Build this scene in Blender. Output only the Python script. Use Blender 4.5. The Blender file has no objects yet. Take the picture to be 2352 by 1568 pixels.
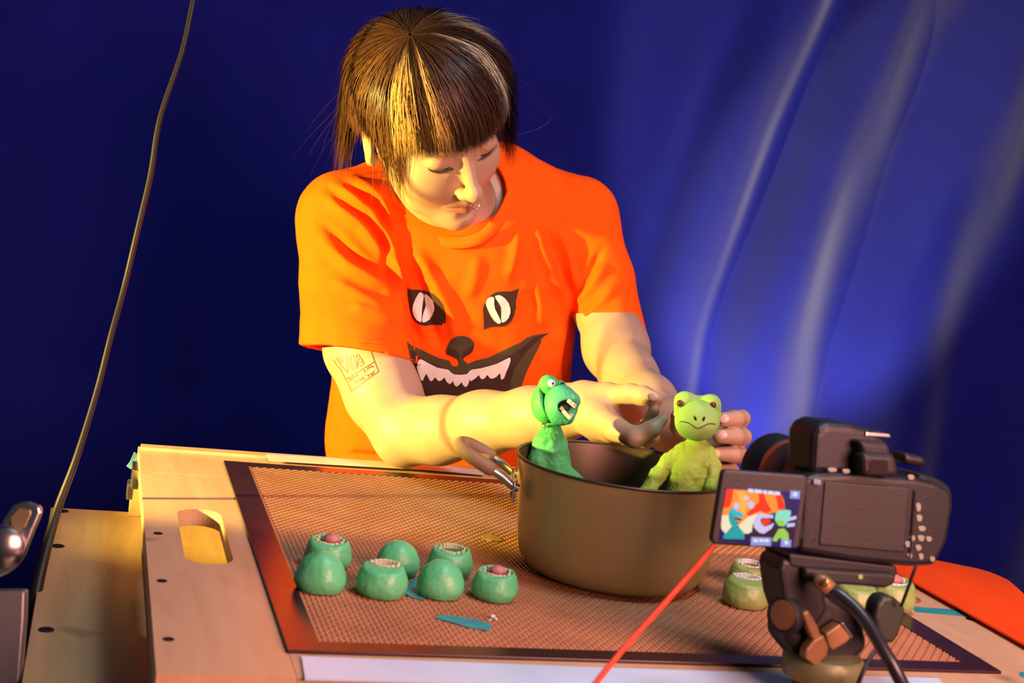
import bpy, bmesh, math, random
import numpy as np
from mathutils import Vector, Matrix, noise
from mathutils.bvhtree import BVHTree
random.seed(7)
rng = np.random.default_rng(7)
SC = bpy.context.scene
COL = SC.collection

# ------------------------------------------------------------------ camera
FPX, CX, CY = 3200.0, 1176.0, 784.0          # focal length in pixels of the 2352x1568 frame
CAM = np.array([0.0, 0.0, 1.18])
_Y = np.array([260 - CX, CY - 305, -FPX]); _Y /= np.linalg.norm(_Y)
_X = np.array([12000 - CX, CY - 1850, -FPX]); _X -= _X.dot(_Y) * _Y; _X /= np.linalg.norm(_X)
RW = np.stack([_X, _Y, np.cross(_X, _Y)])     # camera axes -> world (X along the table, Y away, Z up)
cam_d = bpy.data.cameras.new('camera'); cam_o = bpy.data.objects.new('camera', cam_d); COL.objects.link(cam_o)
cam_d.sensor_width = 36.0; cam_d.lens = 36.0 * FPX / 2352.0; cam_d.clip_start = .05; cam_d.clip_end = 50
cam_o.matrix_world = Matrix.Translation(Vector(CAM)) @ Matrix(RW.tolist()).to_4x4()
cam_d.dof.use_dof = True; cam_d.dof.focus_distance = 1.62; cam_d.dof.aperture_fstop = 8.0
SC.camera = cam_o
SC.view_settings.view_transform = 'Standard'; SC.view_settings.look = 'None'
SC.view_settings.exposure = 0.0; SC.view_settings.gamma = 1.0; SC.view_settings.use_curve_mapping = False

# ------------------------------------------------------------------ world and studio lights
wd = bpy.data.worlds.new('studio'); SC.world = wd; wd.use_nodes = True
wd.node_tree.nodes['Background'].inputs[0].default_value = (.50, .48, .62, 1)
wd.node_tree.nodes['Background'].inputs[1].default_value = .11
def aim(o, target):
    o.rotation_euler = (Vector(target) - o.location).to_track_quat('-Z', 'Y').to_euler()
def light(name, kind, loc, target, power, col, **kw):
    l = bpy.data.lights.new(name, kind); l.energy = power; l.color = col
    for k, v in kw.items(): setattr(l, k, v)
    o = bpy.data.objects.new(name, l); COL.objects.link(o); o.location = loc; aim(o, target); return o
# warm hard lamp from the left
light('warm_key_lamp', 'SPOT', (-1.0, 1.34, 1.04), (.50, 1.74, 1.06), 480, (1, .75, .16), spot_size=math.radians(36), spot_blend=.2, shadow_soft_size=.025)
# pinkish soft lamp in front, right of the photographer
light('soft_front_lamp', 'AREA', (.95, -.10, 1.40), (.55, 1.6, .95), 44, (1, .42, .36), size=.7)
# cool soft lamp high above the table
light('cool_top_lamp', 'AREA', (.75, .90, 2.25), (.5, 1.3, .8), 14, (.72, .84, 1), size=.4)
# small uplight on the floor side of the table, washing the backdrop
light('backdrop_uplight', 'SPOT', (1.26, 2.20, .46), (1.40, 2.66, 1.14), 62, (1, .90, .74), spot_size=math.radians(58), spot_blend=.3, shadow_soft_size=.06)

# ------------------------------------------------------------------ projection helpers (pixel + real distance -> place)
def c3(px, py, d): return np.array([(px - CX) / FPX * d, (CY - py) / FPX * d, -d])     # camera axes
def w2(v): return np.asarray(v) @ RW.T + CAM                                          # camera axes -> world
def at(px, py, d): return w2(c3(px, py, d))
def onz(px, py, z):
    r = RW @ np.array([(px - CX) / FPX, (CY - py) / FPX, -1.0]); return CAM + r * ((z - CAM[2]) / r[2])
def onplane(px, py, p0, n):
    r = RW @ np.array([(px - CX) / FPX, (CY - py) / FPX, -1.0]); return CAM + r * (np.dot(p0 - CAM, n) / np.dot(r, n))
def proj(P):
    v = (np.asarray(P) - CAM) @ RW; return np.stack([CX - FPX * v[..., 0] / v[..., 2], CY + FPX * v[..., 1] / v[..., 2], -v[..., 2]], -1)

# ------------------------------------------------------------------ materials
MATS = {}
def mat(name, col, rough=.5, metal=0., col2=None, nscale=12, nmix=(.35, .65), bump=0., bscale=60, spec=.5, emit=None, coat=0., stretch=(1, 1, 1), sheen=0., sss=0., attr=None, detail=4, distort=0.):
    m = bpy.data.materials.new(name); m.use_nodes = True; MATS[name] = m
    nt = m.node_tree; N = nt.nodes; L = nt.links; b = N['Principled BSDF']
    b.inputs['Base Color'].default_value = (*col, 1); b.inputs['Roughness'].default_value = rough
    b.inputs['Metallic'].default_value = metal; b.inputs['Specular IOR Level'].default_value = spec
    b.inputs['Coat Weight'].default_value = coat; b.inputs['Sheen Weight'].default_value = sheen
    if sss: b.inputs['Subsurface Weight'].default_value = sss; b.inputs['Subsurface Radius'].default_value = (.006, .0025, .0012); b.inputs['Subsurface Scale'].default_value = 1
    tc = N.new('ShaderNodeTexCoord'); mp = N.new('ShaderNodeMapping'); mp.inputs['Scale'].default_value = stretch
    L.new(tc.outputs['Object'], mp.inputs['Vector'])
    src = None
    if attr:
        a = N.new('ShaderNodeAttribute'); a.attribute_name = attr; src = a.outputs['Color']
    if col2 is not None:
        n = N.new('ShaderNodeTexNoise'); n.inputs['Scale'].default_value = nscale; n.inputs['Detail'].default_value = detail; n.inputs['Distortion'].default_value = distort
        L.new(mp.outputs[0], n.inputs['Vector'])
        r = N.new('ShaderNodeMapRange'); r.inputs[1].default_value = nmix[0]; r.inputs[2].default_value = nmix[1]
        L.new(n.outputs[0], r.inputs[0])
        x = N.new('ShaderNodeMix'); x.data_type = 'RGBA'; L.new(r.outputs[0], x.inputs[0])
        if src is not None:
            x.blend_type = 'MULTIPLY'; L.new(src, x.inputs[6]); x.inputs[7].default_value = (*col2, 1)
        else:
            x.inputs[6].default_value = (*col, 1); x.inputs[7].default_value = (*col2, 1)
        src = x.outputs[2]
    if src is not None: L.new(src, b.inputs['Base Color'])
    if bump:
        n2 = N.new('ShaderNodeTexNoise'); n2.inputs['Scale'].default_value = bscale; n2.inputs['Detail'].default_value = 3
        L.new(mp.outputs[0], n2.inputs['Vector'])
        bp = N.new('ShaderNodeBump'); bp.inputs['Strength'].default_value = bump; bp.inputs['Distance'].default_value = .002
        L.new(n2.outputs[0], bp.inputs['Height']); L.new(bp.outputs[0], b.inputs['Normal'])
    if emit:
        b.inputs['Emission Color'].default_value = (*emit[0], 1); b.inputs['Emission Strength'].default_value = emit[1]
    return m

def wood(name, c1, c2, axis=1):
    m = mat(name, c1, .42, col2=c2, nscale=9, nmix=(.3, .75), stretch=(6, .8, 6) if axis == 1 else (.8, 6, 6), bump=.05, bscale=90, distort=.6)
    nt = m.node_tree; N = nt.nodes; L = nt.links; b = N['Principled BSDF']
    # a few brown stains of their own shape
    n = N.new('ShaderNodeTexNoise'); n.inputs['Scale'].default_value = 13; n.inputs['Detail'].default_value = 2
    tc = N.new('ShaderNodeTexCoord'); L.new(tc.outputs['Object'], n.inputs['Vector'])
    r = N.new('ShaderNodeMapRange'); r.inputs[1].default_value = .68; r.inputs[2].default_value = .76; r.inputs[4].default_value = .55; L.new(n.outputs[0], r.inputs[0])
    x = N.new('ShaderNodeMix'); x.data_type = 'RGBA'; L.new(r.outputs[0], x.inputs[0])
    L.new(b.inputs['Base Color'].links[0].from_socket, x.inputs[6]); x.inputs[7].default_value = (.22, .11, .05, 1)
    L.new(x.outputs[2], b.inputs['Base Color'])
    return m

# ------------------------------------------------------------------ scene objects: things, parts, structure
ROOTLOC = {}
def thing(name, label, cat, loc, group=None):
    o = bpy.data.objects.new(name, None); COL.objects.link(o); o.location = loc; o.empty_display_size = .02
    o['label'] = label; o['category'] = cat
    if group: o['group'] = group
    ROOTLOC[o] = np.array(loc, float); return o
def mesh_obj(name, V, F, m, parent=None, smooth=False, label=None, cat=None, group=None, kind=None, origin=None, angle=None):
    V = np.asarray(V, float); me = bpy.data.meshes.new(name)
    if parent is not None: org = ROOTLOC[parent]
    elif origin is not None: org = np.array(origin, float)
    else: org = np.array([(V[:, 0].min() + V[:, 0].max()) / 2, (V[:, 1].min() + V[:, 1].max()) / 2, V[:, 2].min()])
    me.from_pydata((V - org).tolist(), [], [list(map(int, f)) for f in F] if not isinstance(F, np.ndarray) else F.tolist())
    o = bpy.data.objects.new(name, me); COL.objects.link(o)
    if parent is not None: o.parent = parent
    else: o.location = org
    ROOTLOC[o] = org
    if isinstance(m, (list, tuple)):
        for k in m: me.materials.append(k)
    else: me.materials.append(m)
    if smooth:
        me.shade_smooth()
        if angle: me.set_sharp_from_angle(angle=math.radians(angle))
    if label: o['label'] = label
    if cat: o['category'] = cat
    if group: o['group'] = group
    if kind: o['kind'] = kind
    return o
def bevel(o, w, seg=2, ang=30):
    md = o.modifiers.new('bevel', 'BEVEL'); md.width = w; md.segments = seg; md.limit_method = 'ANGLE'; md.angle_limit = math.radians(ang); return o

class MB:
    def __init__(s): s.V = []; s.F = []
    def add(s, V, F):
        n = len(s.V); s.V += [tuple(v) for v in np.asarray(V, float)]; s.F += [tuple(int(i) + n for i in f) for f in F]; return s
    def box(s, lo, hi, M=None, t=None):
        P = np.array([[x, y, z] for x in (lo[0], hi[0]) for y in (lo[1], hi[1]) for z in (lo[2], hi[2])], float)
        if M is not None: P = P @ np.asarray(M).T
        if t is not None: P = P + np.asarray(t)
        return s.add(P, [(0, 1, 3, 2), (4, 6, 7, 5), (0, 4, 5, 1), (2, 3, 7, 6), (0, 2, 6, 4), (1, 5, 7, 3)])
    def tube(s, pts, r, seg=10, caps=True, flat=None):
        P = [np.asarray(p, float) for p in pts]; n = len(P); R = r if hasattr(r, '__len__') else [r] * n
        prev = None; rings = []
        for i in range(n):
            t = P[min(i + 1, n - 1)] - P[max(i - 1, 0)]; t /= np.linalg.norm(t) + 1e-12
            if prev is None:
                a = np.array([0, 0, 1.]) if abs(t[2]) < .9 else np.array([1., 0, 0]); u = np.cross(t, a)
            else: u = prev - prev.dot(t) * t
            u /= np.linalg.norm(u) + 1e-12; prev = u; v = np.cross(t, u)
            rings.append([P[i] + R[i] * (math.cos(2 * math.pi * k / seg) * u + math.sin(2 * math.pi * k / seg) * v) for k in range(seg)])
        V = [q for rg in rings for q in rg]; F = []
        for i in range(n - 1):
            for k in range(seg):
                a, b = i * seg + k, i * seg + (k + 1) % seg; F.append((a, b, b + seg, a + seg))
        if caps: F.append(tuple(range(seg))[::-1]); F.append(tuple((n - 1) * seg + k for k in range(seg)))
        return s.add(V, F)
    def lathe(s, prof, c, seg=48, U=(1, 0, 0), W=(0, 1, 0), A=(0, 0, 1), closed=False, caps=True):
        U, W, A, c = (np.asarray(q, float) for q in (U, W, A, c)); V = []; F = []; n = len(prof)
        for r, z in prof:
            for k in range(seg):
                a = 2 * math.pi * k / seg; V.append(c + r * (math.cos(a) * U + math.sin(a) * W) + z * A)
        for i in range(n - 1 + (1 if closed else 0)):
            j = (i + 1) % n
            for k in range(seg): F.append((i * seg + k, i * seg + (k + 1) % seg, j * seg + (k + 1) % seg, j * seg + k))
        if not closed and caps:
            F.append(tuple(range(seg))[::-1]); F.append(tuple((n - 1) * seg + k for k in range(seg)))
        return s.add(V, F)
    def prism(s, poly, n, th):
        P = np.asarray(poly, float); n = np.asarray(n, float); Q = P + n * th; k = len(P)
        return s.add(np.concatenate([P, Q]), [tuple(range(k))[::-1], tuple(range(k, 2 * k))] + [(i, (i + 1) % k, k + (i + 1) % k, k + i) for i in range(k)])
    def ell(s, c, r, seg=16, rings=10, M=None):
        V = []; F = []; M = np.eye(3) if M is None else np.asarray(M)
        for i in range(rings + 1):
            th = math.pi * i / rings
            for k in range(seg):
                a = 2 * math.pi * k / seg
                V.append(np.asarray(c) + M @ (np.asarray(r) * np.array([math.sin(th) * math.cos(a), math.sin(th) * math.sin(a), math.cos(th)])))
        for i in range(rings):
            for k in range(seg): F.append((i * seg + k, (i + 1) * seg + k, (i + 1) * seg + (k + 1) % seg, i * seg + (k + 1) % seg))
        return s.add(V, F)
    def obj(s, name, m, parent=None, **kw): return mesh_obj(name, s.V, s.F, m, parent, **kw)

def smooth_path(P, n=8):
    P = [np.asarray(p, float) for p in P]; out = []
    for i in range(len(P) - 1):
        p0, p1, p2, p3 = P[max(i - 1, 0)], P[i], P[i + 1], P[min(i + 2, len(P) - 1)]
        for k in range(n):
            t = k / n; out.append(.5 * ((2 * p1) + (-p0 + p2) * t + (2 * p0 - 5 * p1 + 4 * p2 - p3) * t * t + (-p0 + 3 * p1 - 3 * p2 + p3) * t ** 3))
    out.append(P[-1]); return out

# ------------------------------------------------------------------ signed-distance sculpting (numpy + surface nets)
class Fld:
    def __init__(s, lo, hi, h):
        s.lo = np.asarray(lo, float); s.h = h; s.n = np.ceil((np.asarray(hi, float) - s.lo) / h).astype(int) + 1
        s.F = np.full(tuple(s.n), .5, np.float32)
    def _sl(s, lo, hi, m):
        a = np.clip(np.floor((np.asarray(lo) - m - s.lo) / s.h).astype(int), 0, s.n); b = np.clip(np.ceil((np.asarray(hi) + m - s.lo) / s.h).astype(int) + 1, 0, s.n)
        sl = tuple(slice(x, y) for x, y in zip(a, b))
        g = [(s.lo[i] + s.h * np.arange(a[i], b[i])).astype(np.float32) for i in range(3)]
        return sl, g[0][:, None, None], g[1][None, :, None], g[2][None, None, :]
    def add(s, pr, k=.0):
        fn, lo, hi = pr; sl, X, Y, Z = s._sl(lo, hi, k + 4 * s.h)
        if 0 in s.F[sl].shape: return s
        s.F[sl] = smin(s.F[sl], fn(X, Y, Z), k); return s
    def cut(s, pr, k=.0):
        fn, lo, hi = pr; sl, X, Y, Z = s._sl(lo, hi, k + 4 * s.h)
        if 0 in s.F[sl].shape: return s
        s.F[sl] = -smin(-s.F[sl], fn(X, Y, Z), k); return s
    def mesh(s, relax=1):
        F = s.F; S = F < 0
        A = S[:-1, :-1, :-1]; c = np.zeros(A.shape, np.int8)
        offs = [(i, j, k) for i in (0, 1) for j in (0, 1) for k in (0, 1)]
        for i, j, k in offs: c += S[i:i + A.shape[0], j:j + A.shape[1], k:k + A.shape[2]]
        cells = np.argwhere((c > 0) & (c < 8)); idx = np.full(A.shape, -1, np.int32); idx[tuple(cells.T)] = np.arange(len(cells))
        val = {o: F[cells[:, 0] + o[0], cells[:, 1] + o[1], cells[:, 2] + o[2]] for o in offs}
        P = np.zeros((len(cells), 3)); cnt = np.zeros(len(cells))
        for o in offs:
            for ax in range(3):
                if o[ax]: continue
                q = list(o); q[ax] = 1; q = tuple(q); f0, f1 = val[o], val[q]; m = (f0 < 0) != (f1 < 0)
                t = np.where(m, f0 / np.where(f0 == f1, 1, f0 - f1), 0)
                for b in range(3): P[:, b] += m * (o[b] + (t if b == ax else 0))
                cnt += m
        V = s.lo + (cells + P / cnt[:, None]) * s.h; quads = []
        for ax in range(3):
            u, v = (ax + 1) % 3, (ax + 2) % 3
            s0 = [slice(None)] * 3; s1 = [slice(None)] * 3; s0[ax] = slice(0, -1); s1[ax] = slice(1, None)
            a, b = S[tuple(s0)], S[tuple(s1)]; E = np.argwhere(a != b); E = E[(E[:, u] > 0) & (E[:, v] > 0) & (E[:, u] < A.shape[u]) & (E[:, v] < A.shape[v])]
            q = []
            for du, dv in ((1, 1), (0, 1), (0, 0), (1, 0)):
                t = E.copy(); t[:, u] -= du; t[:, v] -= dv; q.append(idx[tuple(t.T)])
            Q = np.stack(q, 1); fl = ~a[tuple(E.T)]; Q[fl] = Q[fl][:, ::-1]; quads.append(Q)
        Q = np.concatenate(quads); Q = Q[(Q >= 0).all(1)]
        for _ in range(relax): V = lap(V, Q, .5)
        return V, Q
def lap(V, Q, w=.5):
    n = len(V); acc = np.zeros_like(V); c = np.zeros(n)
    for a, b in ((0, 1), (1, 2), (2, 3), (3, 0)):
        for i, j in ((a, b), (b, a)):
            for k in range(3): acc[:, k] += np.bincount(Q[:, i], V[Q[:, j], k], n)
            c += np.bincount(Q[:, i], minlength=n)
    return V * (1 - w) + w * acc / np.maximum(c, 1)[:, None]
def vnormals(V, Q):
    fn = np.cross(V[Q[:, 2]] - V[Q[:, 0]], V[Q[:, 3]] - V[Q[:, 1]]); N = np.zeros_like(V)
    for i in range(4):
        for k in range(3): N[:, k] += np.bincount(Q[:, i], fn[:, k], len(V))
    return N / (np.linalg.norm(N, axis=1)[:, None] + 1e-12)
def smin(a, b, k):
    if k <= 0: return np.minimum(a, b)
    h = np.maximum(k - np.abs(a - b), 0) / k; return np.minimum(a, b) - h * h * k * .25
def rcone(a, b, ra, rb):
    a, b = np.asarray(a, float), np.asarray(b, float); d = b - a; L2 = max(float(d.dot(d)), 1e-12); R = max(ra, rb)
    def fn(X, Y, Z):
        x, y, z = X - a[0], Y - a[1], Z - a[2]; t = np.clip((x * d[0] + y * d[1] + z * d[2]) / L2, 0, 1)
        return np.sqrt((x - t * d[0]) ** 2 + (y - t * d[1]) ** 2 + (z - t * d[2]) ** 2) - (ra + t * (rb - ra))
    return fn, np.minimum(a, b) - R, np.maximum(a, b) + R
def sph(c, r): return rcone(c, np.asarray(c, float) + 1e-6, r, r)
def ell(c, r, M=None):
    c, r = np.asarray(c, float), np.asarray(r, float); R = float(r.max()) if M is not None else r
    def fn(X, Y, Z):
        x, y, z = X - c[0], Y - c[1], Z - c[2]
        if M is not None:
            x, y, z = (M[0][i] * x + M[1][i] * y + M[2][i] * z for i in range(3))   # columns of M are the axes
        k0 = np.sqrt((x / r[0]) ** 2 + (y / r[1]) ** 2 + (z / r[2]) ** 2); k1 = np.sqrt((x / r[0] ** 2) ** 2 + (y / r[1] ** 2) ** 2 + (z / r[2] ** 2) ** 2)
        return k0 * (k0 - 1) / np.maximum(k1, 1e-6)
    return fn, c - R, c + R
def halfspace(p, n, lo, hi):
    p, n = np.asarray(p, float), np.asarray(n, float) / np.linalg.norm(n)
    return (lambda X, Y, Z: (X - p[0]) * n[0] + (Y - p[1]) * n[1] + (Z - p[2]) * n[2]), lo, hi
def pmax(p, q, neg=False):     # intersection, or p minus q
    s = -1 if neg else 1
    return (lambda X, Y, Z: np.maximum(p[0](X, Y, Z), s * q[0](X, Y, Z))), p[1], p[2]
def vnoise(P, scale, seed=0.0):
    return np.array([noise.noise(Vector((p[0] * scale + seed, p[1] * scale - seed, p[2] * scale + 2 * seed))) for p in P])
def rotm(ax, deg):
    return np.array(Matrix.Rotation(math.radians(deg), 3, ax))
# ================================================================== materials of the set
plywood = wood('birch_plywood', (.60, .385, .22), (.51, .31, .16))
plywood2 = wood('worktop_plywood', (.55, .35, .16), (.44, .27, .11))
ply_edge = mat('plywood_edge', (.45, .30, .13), .6, col2=(.22, .12, .05), nscale=6, stretch=(1, 1, 60), nmix=(.45, .55))
blue_cloth = mat('blue_cloth', (.005, .009, .20), .85, col2=(.004, .007, .17), nscale=5, bump=.12, bscale=700, spec=.1, sheen=.3)
floor_m = mat('dark_floor', (.03, .03, .035), .5, col2=(.05, .045, .04), nscale=8)
wall_m = mat('studio_wall', (.03, .03, .05), .8, col2=(.02, .02, .04), nscale=4)
mesh_m = mat('brown_coated_mesh', (.34, .14, .06), .26, col2=(.42, .18, .08), nscale=20, spec=.7)
mesh_base_m = mat('dark_under_sheet', (.02, .009, .006), .4, col2=(.05, .02, .01), nscale=14)
frame_m = mat('dark_border_band', (.026, .010, .011), .28, col2=(.040, .016, .015), nscale=9, spec=.32, bump=.08, bscale=25)
steel = mat('steel', (.55, .53, .5), .28, 1., col2=(.4, .38, .36), nscale=30)
dark_screw = mat('dark_screw', (.05, .04, .04), .4, .8)
black_pl = mat('black_plastic', (.011, .011, .012), .45, spec=.4, bump=.15, bscale=900)
black_gl = mat('black_gloss', (.012, .012, .014), .2)
black_rub = mat('black_rubber', (.008, .008, .008), .6)
teal_tape = mat('teal_tape', (.01, .24, .27), .5, col2=(.02, .32, .34), nscale=60)
blue_tape = mat('blue_tape', (.05, .22, .5), .55, col2=(.1, .3, .55), nscale=40)
white_tape = mat('white_tape', (.74, .66, .56), .4, col2=(.66, .58, .46), nscale=30)
white_strip_m = mat('white_strip', (.56, .74, .90), .35, col2=(.48, .66, .84), nscale=12)
line_m = mat('pencil_line', (.16, .07, .04), .7)
crumb_m = mat('pale_crumbs', (.62, .62, .55), .7)

# ================================================================== setting
def grid(nx, ny, fn):
    V = [fn(i / nx, j / ny) for j in range(ny + 1) for i in range(nx + 1)]
    F = [(j * (nx + 1) + i, j * (nx + 1) + i + 1, (j + 1) * (nx + 1) + i + 1, (j + 1) * (nx + 1) + i) for j in range(ny) for i in range(nx)]
    return V, F
o = MB().box((-2.6, -.8, -.05), (3.6, 3.3, 0)).obj('floor', floor_m); o['kind'] = 'structure'; o['label'] = 'dark studio floor'
o = MB().box((-2.6, 3.2, 0), (3.6, 3.3, 3.0)).obj('wall_back', wall_m); o['kind'] = 'structure'; o['label'] = 'dark wall behind the blue backdrop'
def sstep(a, b, x):
    t = min(max((x - a) / (b - a), 0), 1); return t * t * (3 - 2 * t)
def curtain(u, v):
    x = -2.1 + 5.2 * u; z = .02 + 2.85 * v
    g = lambda c, w: math.exp(-((x - c) / w) ** 2)
    xl = 1.25 + .26 * max(z - .92, 0) ** 1.25                    # the deep fold leans to the right as it rises
    r = sstep(.75, 1.15, x); k = x - xl
    gs = lambda c, w: math.exp(-((k - c) / w) ** 2)
    y = 2.66 + .010 * math.sin(x * 9 + 1.2 * math.sin(x * 4)) + .03 * math.sin(x * 2.1 + .5) + .004 * math.sin(z * 3 + x * 7)
    y += r * (.055 * gs(0, .045) - .040 * gs(.11, .075) - .025 * gs(-.12, .08) + .030 * gs(.28, .07) - .030 * gs(.42, .09) + .03 * gs(.58, .07) - .03 * gs(.74, .09) + .02 * gs(-.2, .04))
    y += .0025 * math.sin(x * 41 + z * 3) + .005 * math.sin((x - .3 * z) * 23)
    return (x, y, z)
V, F = grid(520, 60, curtain)
mesh_obj('backdrop_curtain', V, F, blue_cloth, smooth=True, label='deep blue cloth backdrop hanging in folds behind the person', cat='backdrop')

# ================================================================== tables
ZT = .80; ZL = .72
BX0, BX1, BY0, BY1 = .066, .903, .99, 1.757
t = thing('worktable', 'plywood worktable under the raised board, dark screws along its left edge', 'table', (.45, 1.35, 0))
for y0, y1 in ((.95, 1.5245), (1.526, 1.742)):
    bevel(MB().box((-.03, y0, ZL - .03), (1.0, y1, ZL)).obj('worktop_panel', plywood2, t), .0008)
for x in (.0, .94):
    for y in (.99, 1.69): MB().box((x, y, 0), (x + .045, y + .045, ZL - .0302)).obj('leg', plywood2, t)
MB().box((.02, 1.72, ZL - .11), (.97, 1.738, ZL - .03)).obj('apron', plywood2, t)
MB().box((.02, .955, ZL - .11), (.97, .972, ZL - .03)).obj('apron', plywood2, t)
for y in (1.727, 1.577, 1.303, 1.06):
    b = MB().lathe([(.0075, 0), (.0075, .0006), (.0068, .0010), (.0015, .0006)], (-.016, y, ZL - .0002), 20); s = b.obj('screw', dark_screw, t)
# raised board: two panels, a handle slot cut through the front one
t = thing('plywood_board', 'raised plywood board with an oval handle slot, carrying the mesh mat', 'board', (.48, 1.37, ZL))
TH = .018
def slot_panel():
    # outer rectangle with a stadium slot, walls included
    x0, x1, y0, y1 = BX0, .1675, BY0, 1.6215
    cx_, hw = .1225, .0225; ya, yb = 1.268, 1.466; st = []
    n = 14
    for k in range(n + 1):
        a = math.pi * k / n; st.append((cx_ + hw * math.cos(a), yb - hw + hw * math.sin(a)))
    for k in range(n + 1):
        a = math.pi + math.pi * k / n; st.append((cx_ + hw * math.cos(a), ya + hw + hw * math.sin(a)))
    def rect(ix):
        out = []
        for (x, y) in st:
            dx, dy = x - cx_, y - (ya + yb) / 2
            sx = (x1 - cx_) / dx if dx > 1e-9 else ((x0 - cx_) / dx if dx < -1e-9 else 1e9)
            sy = (y1 - (ya + yb) / 2) / dy if dy > 1e-9 else ((y0 - (ya + yb) / 2) / dy if dy < -1e-9 else 1e9)
            k = min(sx, sy); out.append((cx_ + dx * k, (ya + yb) / 2 + dy * k))
        # snap nearest to corners
        for c in ((x0, y0), (x1, y0), (x1, y1), (x0, y1)):
            j = min(range(len(out)), key=lambda q: (out[q][0] - c[0]) ** 2 + (out[q][1] - c[1]) ** 2); out[j] = c
        return out
    rc = rect(0); n = len(st); V = []; F = []
    for ring, z in ((rc, ZT), (st, ZT), (st, ZT - TH), (rc, ZT - TH)): V += [(x, y, z) for x, y in ring]
    for a in range(4):
        b = (a + 1) % 4
        for k in range(n): F.append((a * n + k, a * n + (k + 1) % n, b * n + (k + 1) % n, b * n + k))
    return V, [f[::-1] for f in F]
V, F = slot_panel(); mesh_obj('panel', V, F, [plywood], t)
MB().box((.168, BY0, ZT - TH), (BX1, 1.6215, ZT)).obj('panel', plywood, t)
bevel(MB().box((BX0, 1.6225, ZT - TH), (BX1, BY1, ZT)).obj('panel', plywood, t), .0006)
MB().box((BX0 + .003, 1.738, ZT), (.95 * BX1, BY1, ZT + .0035)).obj('back_strip', plywood, t)
# side and front aprons of the raised board (layered ply edges)
MB().box((BX0 + .002, BY0, ZT - .044), (BX0 + .020, 1.45, ZT - TH)).obj('side_rail', ply_edge, t)
MB().box((BX1 - .02, BY0, ZL + .0005), (BX1 - .002, 1.75, ZT - TH)).obj('side_rail', ply_edge, t)
MB().box((BX0 + .02, BY0 + .002, ZL + .0005), (BX1 - .02, BY0 + .02, ZT - TH)).obj('front_rail', plywood, t)
MB().box((BX0 - .004, 1.722, ZL + .0005), (BX0 + .016, 1.752, ZT - TH)).obj('corner_post', plywood, t)
# steel latch on the left edge
b = MB().box((BX0 - .007, 1.655, ZT - .030), (BX0 + .001, 1.700, ZT - .006)).box((BX0 - .011, 1.664, ZT - .045), (BX0 - .004, 1.690, ZT - .026))
bevel(b.obj('latch', steel, t), .001)
b = MB()
for px, py in ((363, 1225), (372, 1334), (387, 1468), (2228, 1422), (1973 + 90, 1313)):
    p = onz(px, py, ZT); MB().lathe([(.0045, 0), (.0045, .0005), (.001, .0003)], p, 14).obj('screw', dark_screw, t)
# ================================================================== mesh mat
MX0, MX1, MY0, MY1 = .166, .815, 1.040, 1.696
t = thing('mesh_mat', 'brown open-weave mesh mat with a dark glossy border, lying on the board', 'mat', (.49, 1.37, ZT))
bw = .028
for nm, lo, hi in (('border_band', (MX0, MY0, ZT + .0002), (MX0 + bw, MY1, ZT + .0032)), ('border_band', (MX1 - bw, MY0, ZT + .0002), (MX1, MY1, ZT + .0032)),
                   ('border_band', (MX0 + bw - .001, MY0, ZT + .0002), (MX1 - bw + .001, MY0 + bw * .8, ZT + .0030)), ('border_band', (MX0 + bw - .001, MY1 - bw * .85, ZT + .0002), (MX1 - bw + .001, MY1, ZT + .0030))):
    bevel(MB().box(lo, hi).obj(nm, frame_m, t), .0007)
gx0, gx1, gy0, gy1 = MX0 + bw - .001, MX1 - bw + .001, MY0 + bw * .8 - .001, MY1 - bw * .85 + .001
MB().box((gx0, gy0, ZT + .0001), (gx1, gy1, ZT + .0004)).obj('under_sheet', mesh_base_m, t)
NXg, NYg = 128, 112
dx, dy = (gx1 - gx0) / NXg, (gy1 - gy0) / NYg
zt, zb = ZT + .0026, ZT + .0008
# woven sheet: a ring of faces around every hole, warp strands higher between, weft strands arched
ii, jj = np.meshgrid(np.arange(NXg), np.arange(NYg), indexing='ij'); ii = ii.ravel(); jj = jj.ravel(); nC = len(ii)
ox, oy = gx0 + ii * dx, gy0 + jj * dy
hx, hy = .33, .29     # half-hole fractions
def ring(fx, fy, z): return np.stack([np.stack([ox + (.5 + sx * fx) * dx, oy + (.5 + sy * fy) * dy, np.full(nC, z)], 1) for sx, sy in ((-1, -1), (1, -1), (1, 1), (-1, 1))], 1)
outer = ring(.5, .5, zt - .0009); mid = ring(.40, .385, zt); inn = ring(hx, hy, zt - .0004); low = ring(hx, hy, zb - .0003)
par = ((ii + jj) % 2) * .0004
for A in (mid, inn): A[:, :, 2] += par[:, None]
Vm = np.concatenate([outer, mid, inn, low], 1).reshape(-1, 3); base = (np.arange(nC) * 16)[:, None]; Fm = []
for a, b in ((0, 4), (4, 8), (8, 12)):
    for k in range(4): Fm.append(base + np.array([[a + k, a + (k + 1) % 4, b + (k + 1) % 4, b + k]]))
o = mesh_obj('woven_mesh', Vm, np.concatenate(Fm), mesh_m, t, smooth=True); o['kind'] = 'stuff'

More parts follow.
